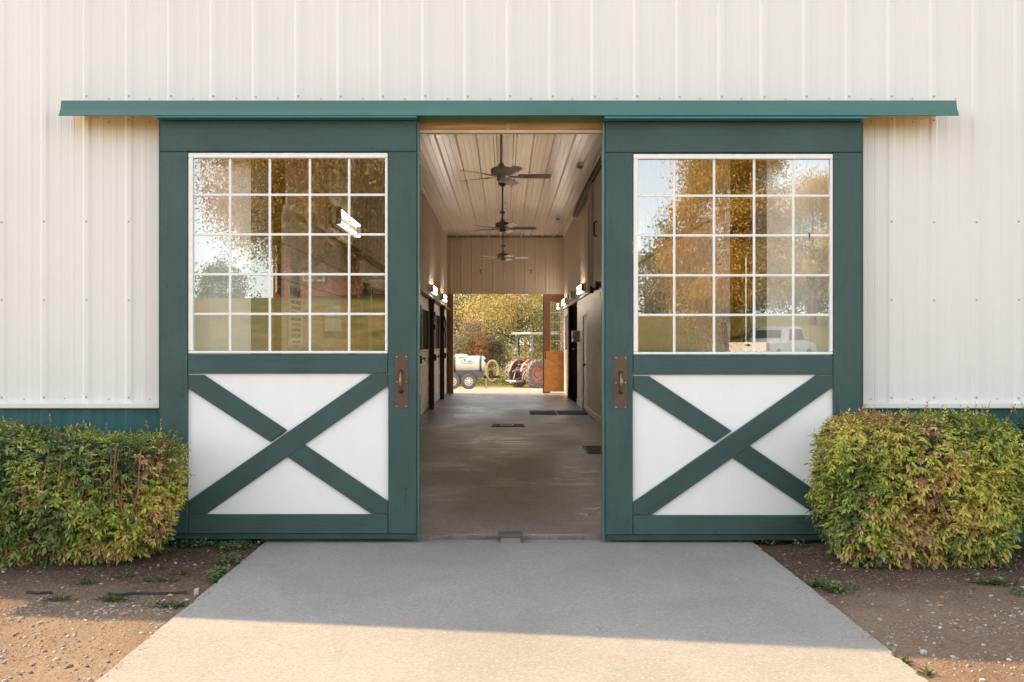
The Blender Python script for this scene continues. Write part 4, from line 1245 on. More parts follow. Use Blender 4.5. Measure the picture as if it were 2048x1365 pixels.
    stone(174, 1323, 11, 'dark stone in the sunlit gravel at lower left', (0.14, 0.09, 0.08))
    stone(130, 1258, 9, 'reddish brown stone in the sunlit dirt near the shadow edge', (0.16, 0.085, 0.06))
pebbles()

def litter():
    r = np.random.default_rng(15)
    n = 5200
    x = np.concatenate([r.uniform(-3.7, -1.76, n), r.uniform(1.82, 3.7, n)]); y = np.clip(6.35 - np.abs(r.normal(0, 0.55, 2*n)), 3.2, 6.5)
    P = np.stack([x, y, ground_h(x, y)+0.004], 1)
    N = len(x)
    Dd = np.stack([r.normal(size=N), r.normal(size=N), r.normal(size=N)*0.18], 1)
    Nn = np.stack([r.normal(size=N)*0.4, r.normal(size=N)*0.4, np.ones(N)], 1)
    L = r.uniform(0.006, 0.03, N); W = L*r.uniform(0.12, 0.35, N)
    pal = np.array([[0.07,0.04,0.03],[0.13,0.08,0.055],[0.22,0.15,0.10],[0.035,0.02,0.017],[0.30,0.22,0.15]])
    C = pal[r.integers(0, 5, N)]*r.uniform(0.7, 1.3, (N, 1))
    o = link('mulch', leaf_mesh('mulch', P, Dd, Nn, L, W, C, M['pebble'], 0.05, 0.0))
    tag(o, 'dark shredded mulch on the dirt under the hedges', 'mulch', kind='stuff')
    n = 110
    x = np.concatenate([r.uniform(-3.4, -1.8, n//2), r.uniform(1.85, 3.5, n//2)]); y = r.uniform(4.7, 6.3, n)
    P = np.stack([x, y, ground_h(x, y)+0.008], 1)
    Dd = np.stack([r.normal(size=n), r.normal(size=n), r.normal(size=n)*0.25], 1)
    Nn = np.stack([r.normal(size=n)*0.4, r.normal(size=n)*0.4, np.ones(n)], 1)
    L = r.uniform(0.02, 0.045, n)
    C = PAL[r.choice([5, 6, 4, 6], n)]*r.uniform(0.7, 1.2, (n, 1))
    o = link('fallen_leaves', leaf_mesh('fallen_leaves', P, Dd, Nn, L, L*0.5, C, M['leaf'], 0.3, 0.1))
    tag(o, 'dry fallen leaves lying about on the shaded dirt', 'leaves', kind='stuff')
litter()

def spill():
    r = np.random.default_rng(88)
    n = 420
    sd = r.integers(0, 2, n)
    off = np.abs(r.normal(0, 0.035, n))
    x = np.where(sd == 0, -1.73+off, 1.79-off); y = r.uniform(2.6, 6.45, n)
    k = vnoise(np.stack([x*0, y, x*0+sd], 1), 4.0, 12) > -0.2
    x, y = x[k], y[k]; N = len(x)
    P = np.stack([x, y, np.full(N, -0.033)], 1)
    Dd = np.stack([r.normal(size=N), r.normal(size=N), r.normal(size=N)*0.2], 1)
    Nn = np.stack([r.normal(size=N)*0.5, r.normal(size=N)*0.5, np.ones(N)], 1)
    L = r.uniform(0.003, 0.012, N)
    C = np.array([[0.20,0.14,0.10],[0.26,0.19,0.14],[0.14,0.09,0.06]])[r.integers(0, 3, N)]*r.uniform(0.7, 1.3, (N, 1))
    o = link('crumbs', leaf_mesh('crumbs', P, Dd, Nn, L, L*0.6, C, M['pebble'], 0.3, 0.1))
    tag(o, 'crumbs of soil spilled along both edges of the concrete apron', 'soil', kind='stuff')
spill()

def weeds(name, label, spots, seed, grassy):
    r = np.random.default_rng(seed)
    P, Dd, Nn, L, W, C = [], [], [], [], [], []
    for (px, py, w, h, n) in spots:
        Y = 1.44/((py-VY)*S/D); k = S*Y/D
        X = PX(px, Y)
        for i in range(n):
            x = X + r.normal()*w*k*0.3; y = Y + r.normal()*h*k*1.1
            y = min(y, 6.58)
            if -1.74 < x < 1.80: x = -1.75 if X < 0 else 1.81
            z = float(ground_h(x, y))
            if grassy:
                P.append((x, y, z)); Dd.append((r.normal()*0.7, r.normal()*0.5, r.uniform(0.3, 1))); l = r.uniform(0.02, 0.055); L.append(l); W.append(l*0.06)
            else:
                P.append((x, y, z+r.uniform(0.0, 0.045))); Dd.append((r.normal(), r.normal(), r.normal()*0.3+0.2)); l = r.uniform(0.012, 0.026); L.append(l); W.append(l*0.75)
            Nn.append((r.normal()*0.4, r.normal()*0.4, 1))
            C.append(np.array([[0.10,0.17,0.055],[0.15,0.23,0.07],[0.07,0.12,0.045],[0.24,0.24,0.10]][r.integers(0, 4)])*r.uniform(0.7, 1.25))
    o = link(name, leaf_mesh(name, np.array(P), np.array(Dd, float), np.array(Nn, float), np.array(L), np.array(W), np.array(C), M['leaf'], 0.1, 0.1 if not grassy else 0.3))
    tag(o, label, 'weeds', kind='stuff')
weeds('weeds', 'low green weeds along the apron and under the left door', [(345,1086,70,10,260),(400,1092,80,12,420),(470,1098,60,14,420),(460,1125,50,14,300),(440,1150,40,10,260),(430,1162,22,8,160),(330,1110,40,8,70)], 61, False)
weeds('weeds', 'low green weeds beside the apron at right', [(1540,1090,30,8,130),(1600,1096,30,6,60),(1640,1172,40,9,330),(1670,1182,40,9,260),(1700,1178,40,6,60),(2000,1168,60,8,110),(2035,1190,20,8,90),(1960,1168,40,5,40)], 62, False)
weeds('weeds', 'thin grass tufts on the dirt at left', [(118,1197,40,5,90),(228,1196,55,6,150),(335,1212,60,5,130),(170,1166,28,7,60),(315,1162,70,5,80),(360,1150,30,5,30),(250,1153,20,8,35)], 63, True)
weeds('weeds', 'thin yellow green grass at the apron edge in the sun', [(1800,1325,26,10,45),(1860,1350,24,8,35),(1985,1168,70,6,110)], 64, True)

ed = MB()
for (a, b) in ((52, 103), (215, 262), (252, 372)):
    y0 = 5.27; X0, X1 = PX(a, y0), PX(b, y0)
    pts = [(X0+(X1-X0)*i/6, y0+0.012*math.sin(i+a), float(ground_h(X0+(X1-X0)*i/6, y0))+0.004) for i in range(7)]
    ed.tube(pts, 0.011, 7)
o = ed.make('garden_edging', M['rubber'], None, True)
tag(o, 'black plastic bed edging half buried in the dirt at left', 'garden edging')
Yst = 5.25
o = MB().cbox(PX(389, Yst), PX(397, Yst), Yst-0.012, Yst+0.012, -0.08, PZ(1178, Yst), 0.003).make('stake', M['curb'])
tag(o, 'short grey stake standing beside the left edge of the apron', 'stake')

# ------------------------------------------------------------------ trees
def tree(name, label, group, x, y, h, crown_r, crown_z, pal, n, seed, leaf=0.15, trunk_r=0.16, squash=0.8, clumps=90, bare=False):
    r = np.random.default_rng(seed)
    z0 = float(ground_h(x, y))
    t = thing(name, label, 'tree', (x, y, z0), group, local=True)
    m = MB()
    m.tube([(0, 0, -0.2), (0.03, 0.02, crown_z*0.5), (0.05, -0.03, crown_z), (0.0, 0.0, h*0.8)], [trunk_r*1.25, trunk_r, trunk_r*0.8, trunk_r*0.15], 10)
    cz = (crown_z+h)/2; rz = (h-crown_z)/2*1.02
    for k in range(12):
        a = k*2.4+r.uniform(-.4, .4); zs = crown_z*r.uniform(0.75, 1.0)+(h-crown_z)*r.uniform(0, 0.45)
        rr = crown_r*r.uniform(0.6, 0.95); e = np.array([math.cos(a)*rr, math.sin(a)*rr, zs+rr*r.uniform(0.25, 0.7)])
        b = np.array([0, 0, zs])
        mid = (b+e)/2+np.array([0, 0, -0.1*rr])
        m.tube([b, mid, e], [trunk_r*0.45, trunk_r*0.28, trunk_r*0.08], 6)
        for q in range(3):
            s_ = b+(e-b)*r.uniform(0.4, 0.8); m.tube([s_, s_+r.normal(size=3)*crown_r*0.2+np.array([0,0,0.2])], [trunk_r*0.14, trunk_r*0.05], 5)
    m.make('trunk', M['bark'], t, True)
    d = r.normal(size=(clumps, 3)); d /= np.linalg.norm(d, axis=1, keepdims=True)
    rad = r.uniform(0.35, 1.0, clumps)**0.6
    cc = d*rad[:, None]*np.array([crown_r, crown_r, rz]) + np.array([0, 0, cz])
    cc[:, :2] *= (1-0.35*np.clip((cc[:, 2:3]-cz)/rz, 0, 1))
    cc[:, :2] *= 1+0.55*np.clip(-(cc[:, 2:3]-cz)/rz, 0, 1)
    cc += r.normal(size=cc.shape)*0.12*crown_r
    sz = crown_r*r.uniform(0.13, 0.27, clumps)
    ci = r.integers(0, clumps, n)
    P = cc[ci] + r.normal(size=(n, 3))*sz[ci][:, None]*np.array([1, 1, squash])
    P[:, 2] = np.maximum(P[:, 2], 0.25)
    Dd = r.normal(size=(n, 3))*0.7 + np.array([0, 0, -0.5])
    Nn = r.normal(size=(n, 3)) + np.array([0, 0, 0.9])
    L = leaf*r.uniform(0.65, 1.3, n)
    pal = np.array(pal)
    hue = np.clip((vnoise(cc, 1.4/crown_r*2.2, seed)*0.5+0.5)[ci]*(len(pal)-1) + r.normal(size=n)*0.65, 0, len(pal)-1)
    lo = np.floor(hue).astype(int); hi = np.minimum(lo+1, len(pal)-1); f = (hue-lo)[:, None]
    C = (pal[lo]*(1-f)+pal[hi]*f)*r.uniform(0.7, 1.25, (n, 1))
    o = link('crown', leaf_mesh('crown', P, Dd, Nn, L, L*0.68, np.clip(C, 0, 1), M['tree_leaf']), t)
    return t
GRN = [(0.035,0.06,0.022),(0.06,0.10,0.03),(0.11,0.15,0.05),(0.15,0.17,0.07)]
GRY = [(0.06,0.08,0.045),(0.10,0.115,0.065),(0.15,0.155,0.09),(0.19,0.17,0.10)]
YEL = [(0.12,0.15,0.05),(0.20,0.215,0.06),(0.30,0.275,0.08),(0.38,0.29,0.10),(0.38,0.235,0.10)]  # paler leaf tones stand in for haze over the far trees
RED = [(0.19,0.12,0.10),(0.25,0.14,0.11),(0.27,0.18,0.12),(0.14,0.13,0.08)]
ORG = [(0.13,0.115,0.03),(0.23,0.165,0.035),(0.31,0.195,0.04),(0.34,0.23,0.05),(0.27,0.23,0.07)]
RUS = [(0.15,0.075,0.03),(0.25,0.12,0.035),(0.32,0.165,0.04),(0.25,0.18,0.055)]
GRN = [tuple(min(1, v*1.5) for v in c) for c in GRN]
GRY = [tuple(min(1, v*1.5) for v in c) for c in GRY]
YEL = [tuple(min(1, v*1.45) for v in c) for c in YEL]
RED = [tuple(min(1, v*1.7) for v in c) for c in RED]
ORG = [tuple(min(1, v*2.3) for v in c) for c in ORG]
RUS = [tuple(min(1, v*2.2) for v in c) for c in RUS]
def tx(px, Y): return PX(px, Y)
G1 = 'trees beyond the far doorway'
tree('maple_tree', 'big yellow and orange maple behind the tractor', G1, tx(1035, 57), 57, 9.0, 3.5, 0.9, YEL, 30000, 101, 0.11, 0.13, clumps=150)
tree('maple_tree', 'yellow green maple to the right of the tractor canopy', G1, tx(1125, 59), 59, 9.5, 3.3, 0.8, YEL[:4], 22000, 102, 0.115, clumps=110)
tree('oak_tree', 'grey green oak at the left of the far doorway', G1, tx(925, 63), 63, 11, 3.2, 0.7, GRY, 26000, 103, 0.12, 0.2, clumps=120)
tree('oak_tree', 'dull green oak behind the gap between oak and maple', G1, tx(970, 72), 72, 12, 3.6, 0.8, GRN, 12000, 104, 0.2, 0.22, clumps=120)
tree('dogwood_tree', 'small pinkish red dogwood behind the tank trailer', G1, tx(938, 53), 53, 3.7, 1.1, 0.5, RED+GRY[1:], 4200, 105, 0.11, 0.06, clumps=60)
tree('young_tree', 'small dark green young tree at the left behind the tank', G1, tx(915, 55), 55, 3.8, 1.3, 0.2, GRN, 6000, 106, 0.11, 0.07, clumps=55)
tree('shrub', 'orange tipped shrub just above the tank', G1, tx(952, 50.5), 50.5, 2.5, 0.85, 0.15, [(0.12,0.12,0.04),(0.30,0.14,0.06),(0.38,0.15,0.06)], 4000, 107, 0.09, 0.04, clumps=40)
tree('shrub', 'grey brown twiggy shrub between the tank and the tractor', G1, tx(985, 52), 52, 2.7, 1.0, 0.15, [(0.06,0.07,0.035),(0.13,0.10,0.06),(0.20,0.14,0.10),(0.11,0.13,0.05)], 5200, 108, 0.09, 0.05, clumps=50)
tree('oak_tree', 'tall pale green oak far to the right, seen through the far door panes', G1, tx(1170, 62), 62, 11, 3.4, 0.7, GRN[1:]+YEL[1:3], 12000, 109, 0.18, 0.2, clumps=110)
tree('oak_tree', 'tall green oak hidden left of the far doorway', G1, tx(860, 66), 66, 11, 3.4, 0.7, GRN, 9000, 110, 0.2, 0.2, clumps=100)
o = None
def undergrowth(name, label, x0, x1, y0, y1, hmax, n, pal, seed, leaf):
    r = np.random.default_rng(seed)
    x = r.uniform(x0, x1, n); y = r.uniform(y0, y1, n)
    hh = (0.45+0.55*np.clip(vnoise(np.stack([x, y, 0*x], 1), 1.1, seed)+0.5, 0, 1))*hmax
    P = np.stack([x, y, ground_h(x, y)+hh*r.uniform(0, 1, n)**0.7], 1)
    pal = np.array(pal); C = pal[r.integers(0, len(pal), n)]*r.uniform(0.7, 1.3, (n, 1))
    L = leaf*r.uniform(0.6, 1.3, n)
    o = link(name, leaf_mesh(name, P, r.normal(size=(n,3)), r.normal(size=(n,3))+np.array([0,0,0.8]), L, L*0.6, C, M['tree_leaf']))
    tag(o, label, 'undergrowth', kind='stuff')
undergrowth('undergrowth', 'tangled green and yellow undergrowth behind the tractor', -5.5, 6.5, 46.2, 52, 1.25, 17000, GRN[1:]+YEL[:3]+RED[2:3], 120, 0.10)

# trees, house and truck behind the camera, mirrored in the door windows
G2 = 'autumn trees on the lawn in front of the barn'
def mx(px, d): return PX(px, d)                      # lateral place of a thing mirrored at depth d
tree('maple_tree', 'orange maple on the lawn reflected in the left door window', G2, mx(588, 40), 13.04-40, 11.5, 3.1, 1.2, RUS+ORG, 110000, 201, 0.11, 0.22, clumps=300)
tree('maple_tree', 'olive orange maple reflected at the right of the left door window', G2, mx(735, 41), 13.04-41, 12.0, 3.5, 1.0, ORG[:4]+GRY[:2]+ORG[3:], 120000, 202, 0.11, 0.22, clumps=300)
tree('maple_tree', 'bright orange maple reflected in the right door window', G2, mx(1450, 42), 13.04-42, 12.5, 2.35, 1.0, ORG[1:]+RUS[1:3], 95000, 203, 0.11, 0.2, clumps=200)
tree('maple_tree', 'rust coloured maple reflected behind the cream wall in the right window', G2, mx(1625, 62), 13.04-62, 10.5, 2.6, 2.0, ORG[1:]+YEL[:2], 40000, 204, 0.11, 0.2, clumps=120)
for k, (px, d, h_, rr) in enumerate(((1290, 82, 6, 2.8), (1345, 78, 7.5, 3.0), (1420, 84, 6.5, 3.4), (1500, 80, 6.5, 3.2), (1590, 84, 6.0, 3.0), (1670, 80, 6.5, 3.2), (440, 95, 6, 3.0))):
    tree('cedar_tree', ['round topped dark tree at the left of the mirrored tree line', 'tallest dark tree of the mirrored tree line', 'broad dark tree of the mirrored tree line behind the orange maple', 'dark tree of the mirrored tree line above the pickup', 'dark tree of the mirrored tree line behind the cream wall sheen', 'dark tree at the right end of the mirrored tree line', 'lone dark tree mirrored far off at the left edge of the left window'][k],
         'dark trees far across the lawn', mx(px, d), 13.04-d, h_, rr, 0.3, GRN, 6000, 220+k, 0.24, 0.16, clumps=70)

M['brick'] = None
def m_brick():
    t = NT('red_brick_wall')
    b = t.n('ShaderNodeTexBrick'); b.inputs['Scale'].default_value = 1.0
    mp = t.n('ShaderNodeMapping'); mp.inputs['Rotation'].default_value = (R(90), 0, 0)
    t.pos(); t.l(t.geo.outputs['Position'], mp.inputs[0]); t.l(mp.outputs[0], b.inputs['Vector'])
    b.inputs['Color1'].default_value = (0.24, 0.065, 0.040, 1); b.inputs['Color2'].default_value = (0.30, 0.095, 0.058, 1); b.inputs['Mortar'].default_value = (0.34, 0.24, 0.19, 1)
    b.inputs['Brick Width'].default_value = 0.22; b.inputs['Row Height'].default_value = 0.075; b.inputs['Mortar Size'].default_value = 0.008
    t.bsdf(b.outputs[0], 0.85)
    return t.m
M['brick'] = m_brick()
M['shingle'] = simple('brown_shingle_roof', (0.10, 0.075, 0.06), 0.9, var=0.3, scale=5, stretch=(1,4,4))
def house():
    d = 45.5; Yh = 13.04-d
    X0, X1 = PX(546, d), PX(905, d)
    zb = float(ground_h(X0+3, Yh))-0.05
    t = thing('house', 'red brick house at the top of the lawn, mirrored in the left door window', 'house', ((X0+X1)/2, Yh, zb))
    MB().box(X0, X1, Yh-9, Yh, zb, zb+3.4).make('wall', M['brick'], t)
    m = MB().prism([(X0-0.5, zb+3.41), (X1+0.5, zb+3.41), (X1-3, zb+6.0), (X0+3, zb+6.0)], Yh-9.4, Yh+0.4)
    m.make('roof', M['shingle'], t)
    for px in (628, 760):
        cx = PX(px, d)
        w = MB()
        for (a, b, c, e) in ((-.55,-.47,.95,2.35),(.47,.55,.95,2.35),(-.469,.469,.95,1.03),(-.469,.469,2.27,2.35),(-.469,.469,1.62,1.68)):
            w.box(cx+a, cx+b, Yh+0.005, Yh+0.06, zb+c, zb+e)
        f = w.make('window', M['white_wood'], t)
        MB().box(cx-.469, cx+.469, Yh+0.01, Yh+0.03, zb+1.03, zb+2.27).make('pane', M['grey_box'], f)
    MB().cbox(PX(552, d), PX(555.5, d), Yh+0.02, Yh+0.12, zb+0.4, zb+3.3).make('downspout', M['box_white'], t)
house()

M['truck_white'] = simple('white_car_paint', (0.74, 0.73, 0.70), 0.25, var=0.03)
M['truck_glass'] = simple('dark_car_glass', (0.02, 0.024, 0.028), 0.08)
M['red_lens'] = simple('red_lens', (0.30, 0.012, 0.012), 0.25)
M['chrome'] = simple('chrome_bumper', (0.55, 0.55, 0.55), 0.2, 0.9)
def pickup():
    d = 42.0; px = 1548
    x, y = PX(px, d), 13.04-d
    t = thing('pickup_truck', 'white pickup truck parked on the lawn side, mirrored in the right door window', 'pickup truck', (x, y, float(ground_h(x, y))+0.12), local=True, rz=R(-50))
    # forward is +x in local space
    MB().prism([(-2.75,0.55),(-2.75,1.02),(-0.72,1.04),(-0.72,0.55)], -0.98, -0.90, 0.02).prism([(-2.75,0.55),(-2.75,1.02),(-0.72,1.04),(-0.72,0.55)], 0.90, 0.98, 0.02).box(-2.74, -0.73, -0.89, 0.89, 0.55, 0.62).make('bed', M['truck_white'], t)
    tg = MB().cbox(-2.80, -2.752, -0.88, 0.88, 0.58, 1.04, 0.015).make('tailgate', M['truck_white'], t)
    MB().cbox(-2.815, -2.802, -0.12, 0.12, 0.88, 0.96, 0.005).make('handle', M['rubber'], tg)
    MB().prism([(-0.71,0.50),(-0.71,1.08),(-0.60,1.72),(-0.35,1.78),(0.85,1.76),(1.45,1.12),(2.55,0.98),(2.70,0.80),(2.70,0.45)], -0.97, 0.97, 0.05).make('cab', M['truck_white'], t)
    MB().prism([(-0.55,1.14),(-0.48,1.64),(0.15,1.66),(0.15,1.13)], -0.985, 0.985).prism([(0.24,1.13),(0.24,1.66),(0.80,1.65),(1.26,1.15)], -0.985, 0.985).make('side_window', M['truck_glass'], t)
    MB().box(-0.725, -0.66, -0.62, 0.62, 1.24, 1.60).make('rear_window', M['truck_glass'], t)
    for s_ in (-1, 1):
        MB().cbox(-2.815, -2.70, *sorted((0.885*s_, 0.985*s_)), 0.66, 1.00, 0.01).make('tail_light', M['red_lens'], t)
        for wx in (-1.75, 1.75):
            w = MB().lathe([(0.24, 0.12), (0.36, 0.13), (0.39, 0.10), (0.39, -0.10), (0.36, -0.13), (0.24, -0.12)], 22, 'y', (wx, 0.86*s_, 0.39), closed=True).make('wheel', M['rubber'], t, True)
            MB().lathe([(0.24, 0.05), (0.2, 0.08), (0.05, 0.09), (0.001, 0.09)], 16, 'y', (wx, 0.86*s_+ (0.04 if s_ > 0 else -0.21), 0.39)).make('rim', M['chrome'], w, True)
    MB().cbox(-2.95, -2.82, -0.95, 0.95, 0.42, 0.58, 0.02).make('bumper', M['chrome'], t)
pickup()

# ------------------------------------------------------------------ tractor
M['tr_red'] = simple('faded_red_tractor_paint', (0.34, 0.085, 0.045), 0.5, var=0.25, scale=7)
M['tr_rim'] = simple('faded_orange_rim', (0.40, 0.15, 0.09), 0.6, var=0.25, scale=9)
M['tr_tyre'] = simple('dusty_tractor_tyre', (0.16, 0.125, 0.105), 0.9, var=0.2, scale=14)
M['tr_lug'] = simple('muddy_tyre_lug', (0.30, 0.25, 0.21), 0.9, var=0.3, scale=18)
M['tr_grey'] = simple('grey_roll_bar_paint', (0.20, 0.21, 0.22), 0.5, var=0.15)
M['tr_roof'] = simple('faded_pink_canopy', (0.56, 0.40, 0.38), 0.6, var=0.1)
M['tr_dark'] = simple('greasy_black_iron', (0.045, 0.035, 0.032), 0.6, 0.3, var=0.3)
M['tr_silver'] = simple('worn_steel_bar', (0.50, 0.47, 0.44), 0.4, 0.6, var=0.2)
def tyre_wheel(t, x, y, rad, wid, rim_r, out, nlug=18):
    w = MB().lathe([(rim_r, wid*0.40), (rad*0.86, wid*0.5), (rad*0.93, wid*0.44), (rad*0.94, 0), (rad*0.93, -wid*0.44), (rad*0.86, -wid*0.5), (rim_r, -wid*0.40)], 36, 'y', (x, y, rad), closed=True).make('wheel', M['tr_tyre'], t, True)
    m = MB()
    for k in range(nlug):
        for s_ in (-1, 1):
            a0 = 2*math.pi*(k+(0.5 if s_ > 0 else 0))/nlug
            pts = []
            for (u, da) in ((0.02, 0.0), (0.25, 0.11), (0.50, 0.24)):
                pts.append((a0+da, u*wid*s_))
            th = 0.055
            vs_ = []
            for (a, yy_) in pts:
                drop = 0.06 if abs(yy_) > 0.45*wid else 0.0
                for (aa, rr) in ((a-th, rad*0.925-drop*rad), (a+th, rad*0.925-drop*rad), (a+th*0.7, rad*(1-drop)), (a-th*0.7, rad*(1-drop))):
                    vs_.append((x+math.cos(aa)*rr, y+yy_, rad+math.sin(aa)*rr))
            fs = [(0,1,2,3),(8,11,10,9)]
            for i in range(2):
                for j in range(4): fs.append((i*4+j, i*4+(j+1)%4, (i+1)*4+(j+1)%4, (i+1)*4+j))
            m.add(vs_, fs)
    m.make('tread', M['tr_lug'], w)
    MB().lathe([(rim_r*1.03, wid*0.42*out), (rim_r*0.95, wid*0.40*out), (rim_r*0.90, wid*0.10*out), (rim_r*0.45, wid*0.02*out), (rim_r*0.36, wid*0.12*out), (0.001, wid*0.12*out)], 28, 'y', (x, y, rad), cap0=False).make('rim', M['tr_rim'], w, True)
def tractor():
    Yt = 44.2
    x, y = PX(1054, Yt), Yt
    t = thing('tractor', 'faded red tractor with a grey roll bar and pink canopy outside the far doorway', 'tractor', (x, y, float(ground_h(x, y))-0.02), local=True, rz=R(35))
    RW, FW = 0.70, 0.42
    tyre_wheel(t, 0, -0.80, RW, 0.42, 0.41, -1)
    tyre_wheel(t, 0, 0.80, RW, 0.42, 0.41, 1)
    tyre_wheel(t, 2.05, -0.72, FW, 0.26, 0.22, -1, 14)
    tyre_wheel(t, 2.05, 0.72, FW, 0.26, 0.22, 1, 14)
    MB().lathe([(0.10, -0.62), (0.16, -0.3), (0.22, 0), (0.16, 0.3), (0.10, 0.62)], 14, 'y', (0, 0, RW)).make('rear_axle', M['tr_dark'], t, True)
    MB().cbox(-0.25, 1.2, -0.20, 0.20, 0.45, 0.92, 0.03).make('gearbox', M['tr_red'], t)
    MB().prism([(0.95,0.78),(0.95,1.28),(1.3,1.34),(2.4,1.26),(2.55,1.18),(2.58,0.62),(1.2,0.60)], -0.28, 0.28, 0.04).make('hood', M['tr_red'], t)
    MB().cbox(2.585, 2.60, -0.22, 0.22, 0.68, 1.14, 0.005).make('grille', M['tr_dark'], t)
    MB().tube([(1.9, 0.2, 1.25), (1.9, 0.2, 1.75)], 0.03, 8).make('exhaust', M['tr_dark'], t)
    MB().tube([(2.05, -0.68, FW), (2.05, 0.68, FW)], 0.06, 8).make('front_axle', M['tr_dark'], t)
    for s_ in (-1, 1):
        # fender arching over the wheel
        m = MB(); vs_ = []
        for i in range(9):
            a = R(20+150*i/8); c, s2 = math.cos(a), math.sin(a)
            for (yy_, rr) in ((0.40, 0.72), (0.575, 0.72)):
                vs_ += [(c*rr, yy_*s_, RW+s2*rr), (c*(rr+0.02), yy_*s_, RW+s2*(rr+0.02))]
        fs = []
        for i in range(8):
            o_ = i*4
            fs += [(o_, o_+2, o_+6, o_+4), (o_+1, o_+5, o_+7, o_+3), (o_, o_+4, o_+5, o_+1), (o_+2, o_+3, o_+7, o_+6)]
        m.add(vs_, fs + [(0,1,3,2), (32,34,35,33)])
        MB_ = m.make('fender', M['tr_red'], t)
        MB().tube([(-0.12, 0.52*s_, RW), (-0.16, 0.52*s_, 1.05), (-0.15, 0.44*s_, 1.35), (-0.18, 0.62*s_, 1.80), (-0.18, 0.62*s_, 1.86)], 0.055, 4).make('roll_bar', M['tr_grey'], t)
        MB().cbox(-0.25, -0.10, *sorted((0.54*s_, 0.70*s_)), 1.80, 1.95, 0.01).make('hinge_plate', M['tr_grey'], t)
        MB().tube([(-0.17, 0.62*s_, 1.94), (-0.14, 0.62*s_, 2.58)], 0.055, 4).make('roll_bar', M['tr_grey'], t)
        MB().tube([(-0.1, 0.30*s_, 0.5), (-0.55, 0.38*s_, 0.38), (-0.95, 0.40*s_, 0.36)], 0.032, 6).make('lift_arm', M['tr_silver'], t)
        MB().tube([(-0.05, 0.26*s_, 1.0), (-0.40, 0.32*s_, 0.98), (-0.55, 0.36*s_, 0.42)], 0.024, 6).make('lift_rod', M['tr_silver'], t)
        MB().lathe([(0.06, 0), (0.06, 0.03), (0.05, 0.035), (0.001, 0.036)], 10, 'x', (-0.62, 0.88*s_, 1.46)).make('tail_light', M['red_lens'], t)
    MB().tube([(-0.17, -0.56, 1.12), (-0.17, 0.56, 1.12)], 0.05, 4).make('roll_bar', M['tr_rim'], t)
    MB().tube([(-0.25, 0, 0.95), (-0.85, 0.02, 0.82)], 0.035, 8).make('top_link', M['tr_silver'], t)
    MB().tube([(-0.95, -0.42, 0.36), (-0.95, 0.42, 0.36)], 0.03, 8).tube([(-0.2, 0.0, 0.32), (-1.0, 0.0, 0.30)], 0.045, 6).make('drawbar', M['tr_silver'], t)
    MB().cbox(-0.32, 0.15, -0.22, 0.22, 0.55, 0.95, 0.03).make('hitch_housing', M['tr_dark'], t)
    MB().prism([(-0.35,2.60),(1.30,2.60),(1.34,2.66),(1.22,2.73),(-0.30,2.70),(-0.40,2.64)], -0.78, 0.78, 0.02).make('canopy', M['tr_roof'], t)
    MB().cbox(0.10, 0.55, -0.24, 0.24, 1.04, 1.14, 0.03).cbox(0.02, 0.12, -0.24, 0.24, 1.10, 1.52, 0.03).make('seat', M['tr_dark'], t)
    MB().lathe([(0.19, -0.012), (0.205, 0), (0.19, 0.012), (0.175, 0)], 20, 'z', (0, 0, 0), closed=True).xf(Matrix.Translation((0.92, 0, 1.45)) @ Matrix.Rotation(R(-40), 4, 'Y')).tube([(0.92, 0, 1.45), (1.08, 0, 1.25)], 0.02, 6).make('steering_wheel', M['tr_dark'], t)
tractor()

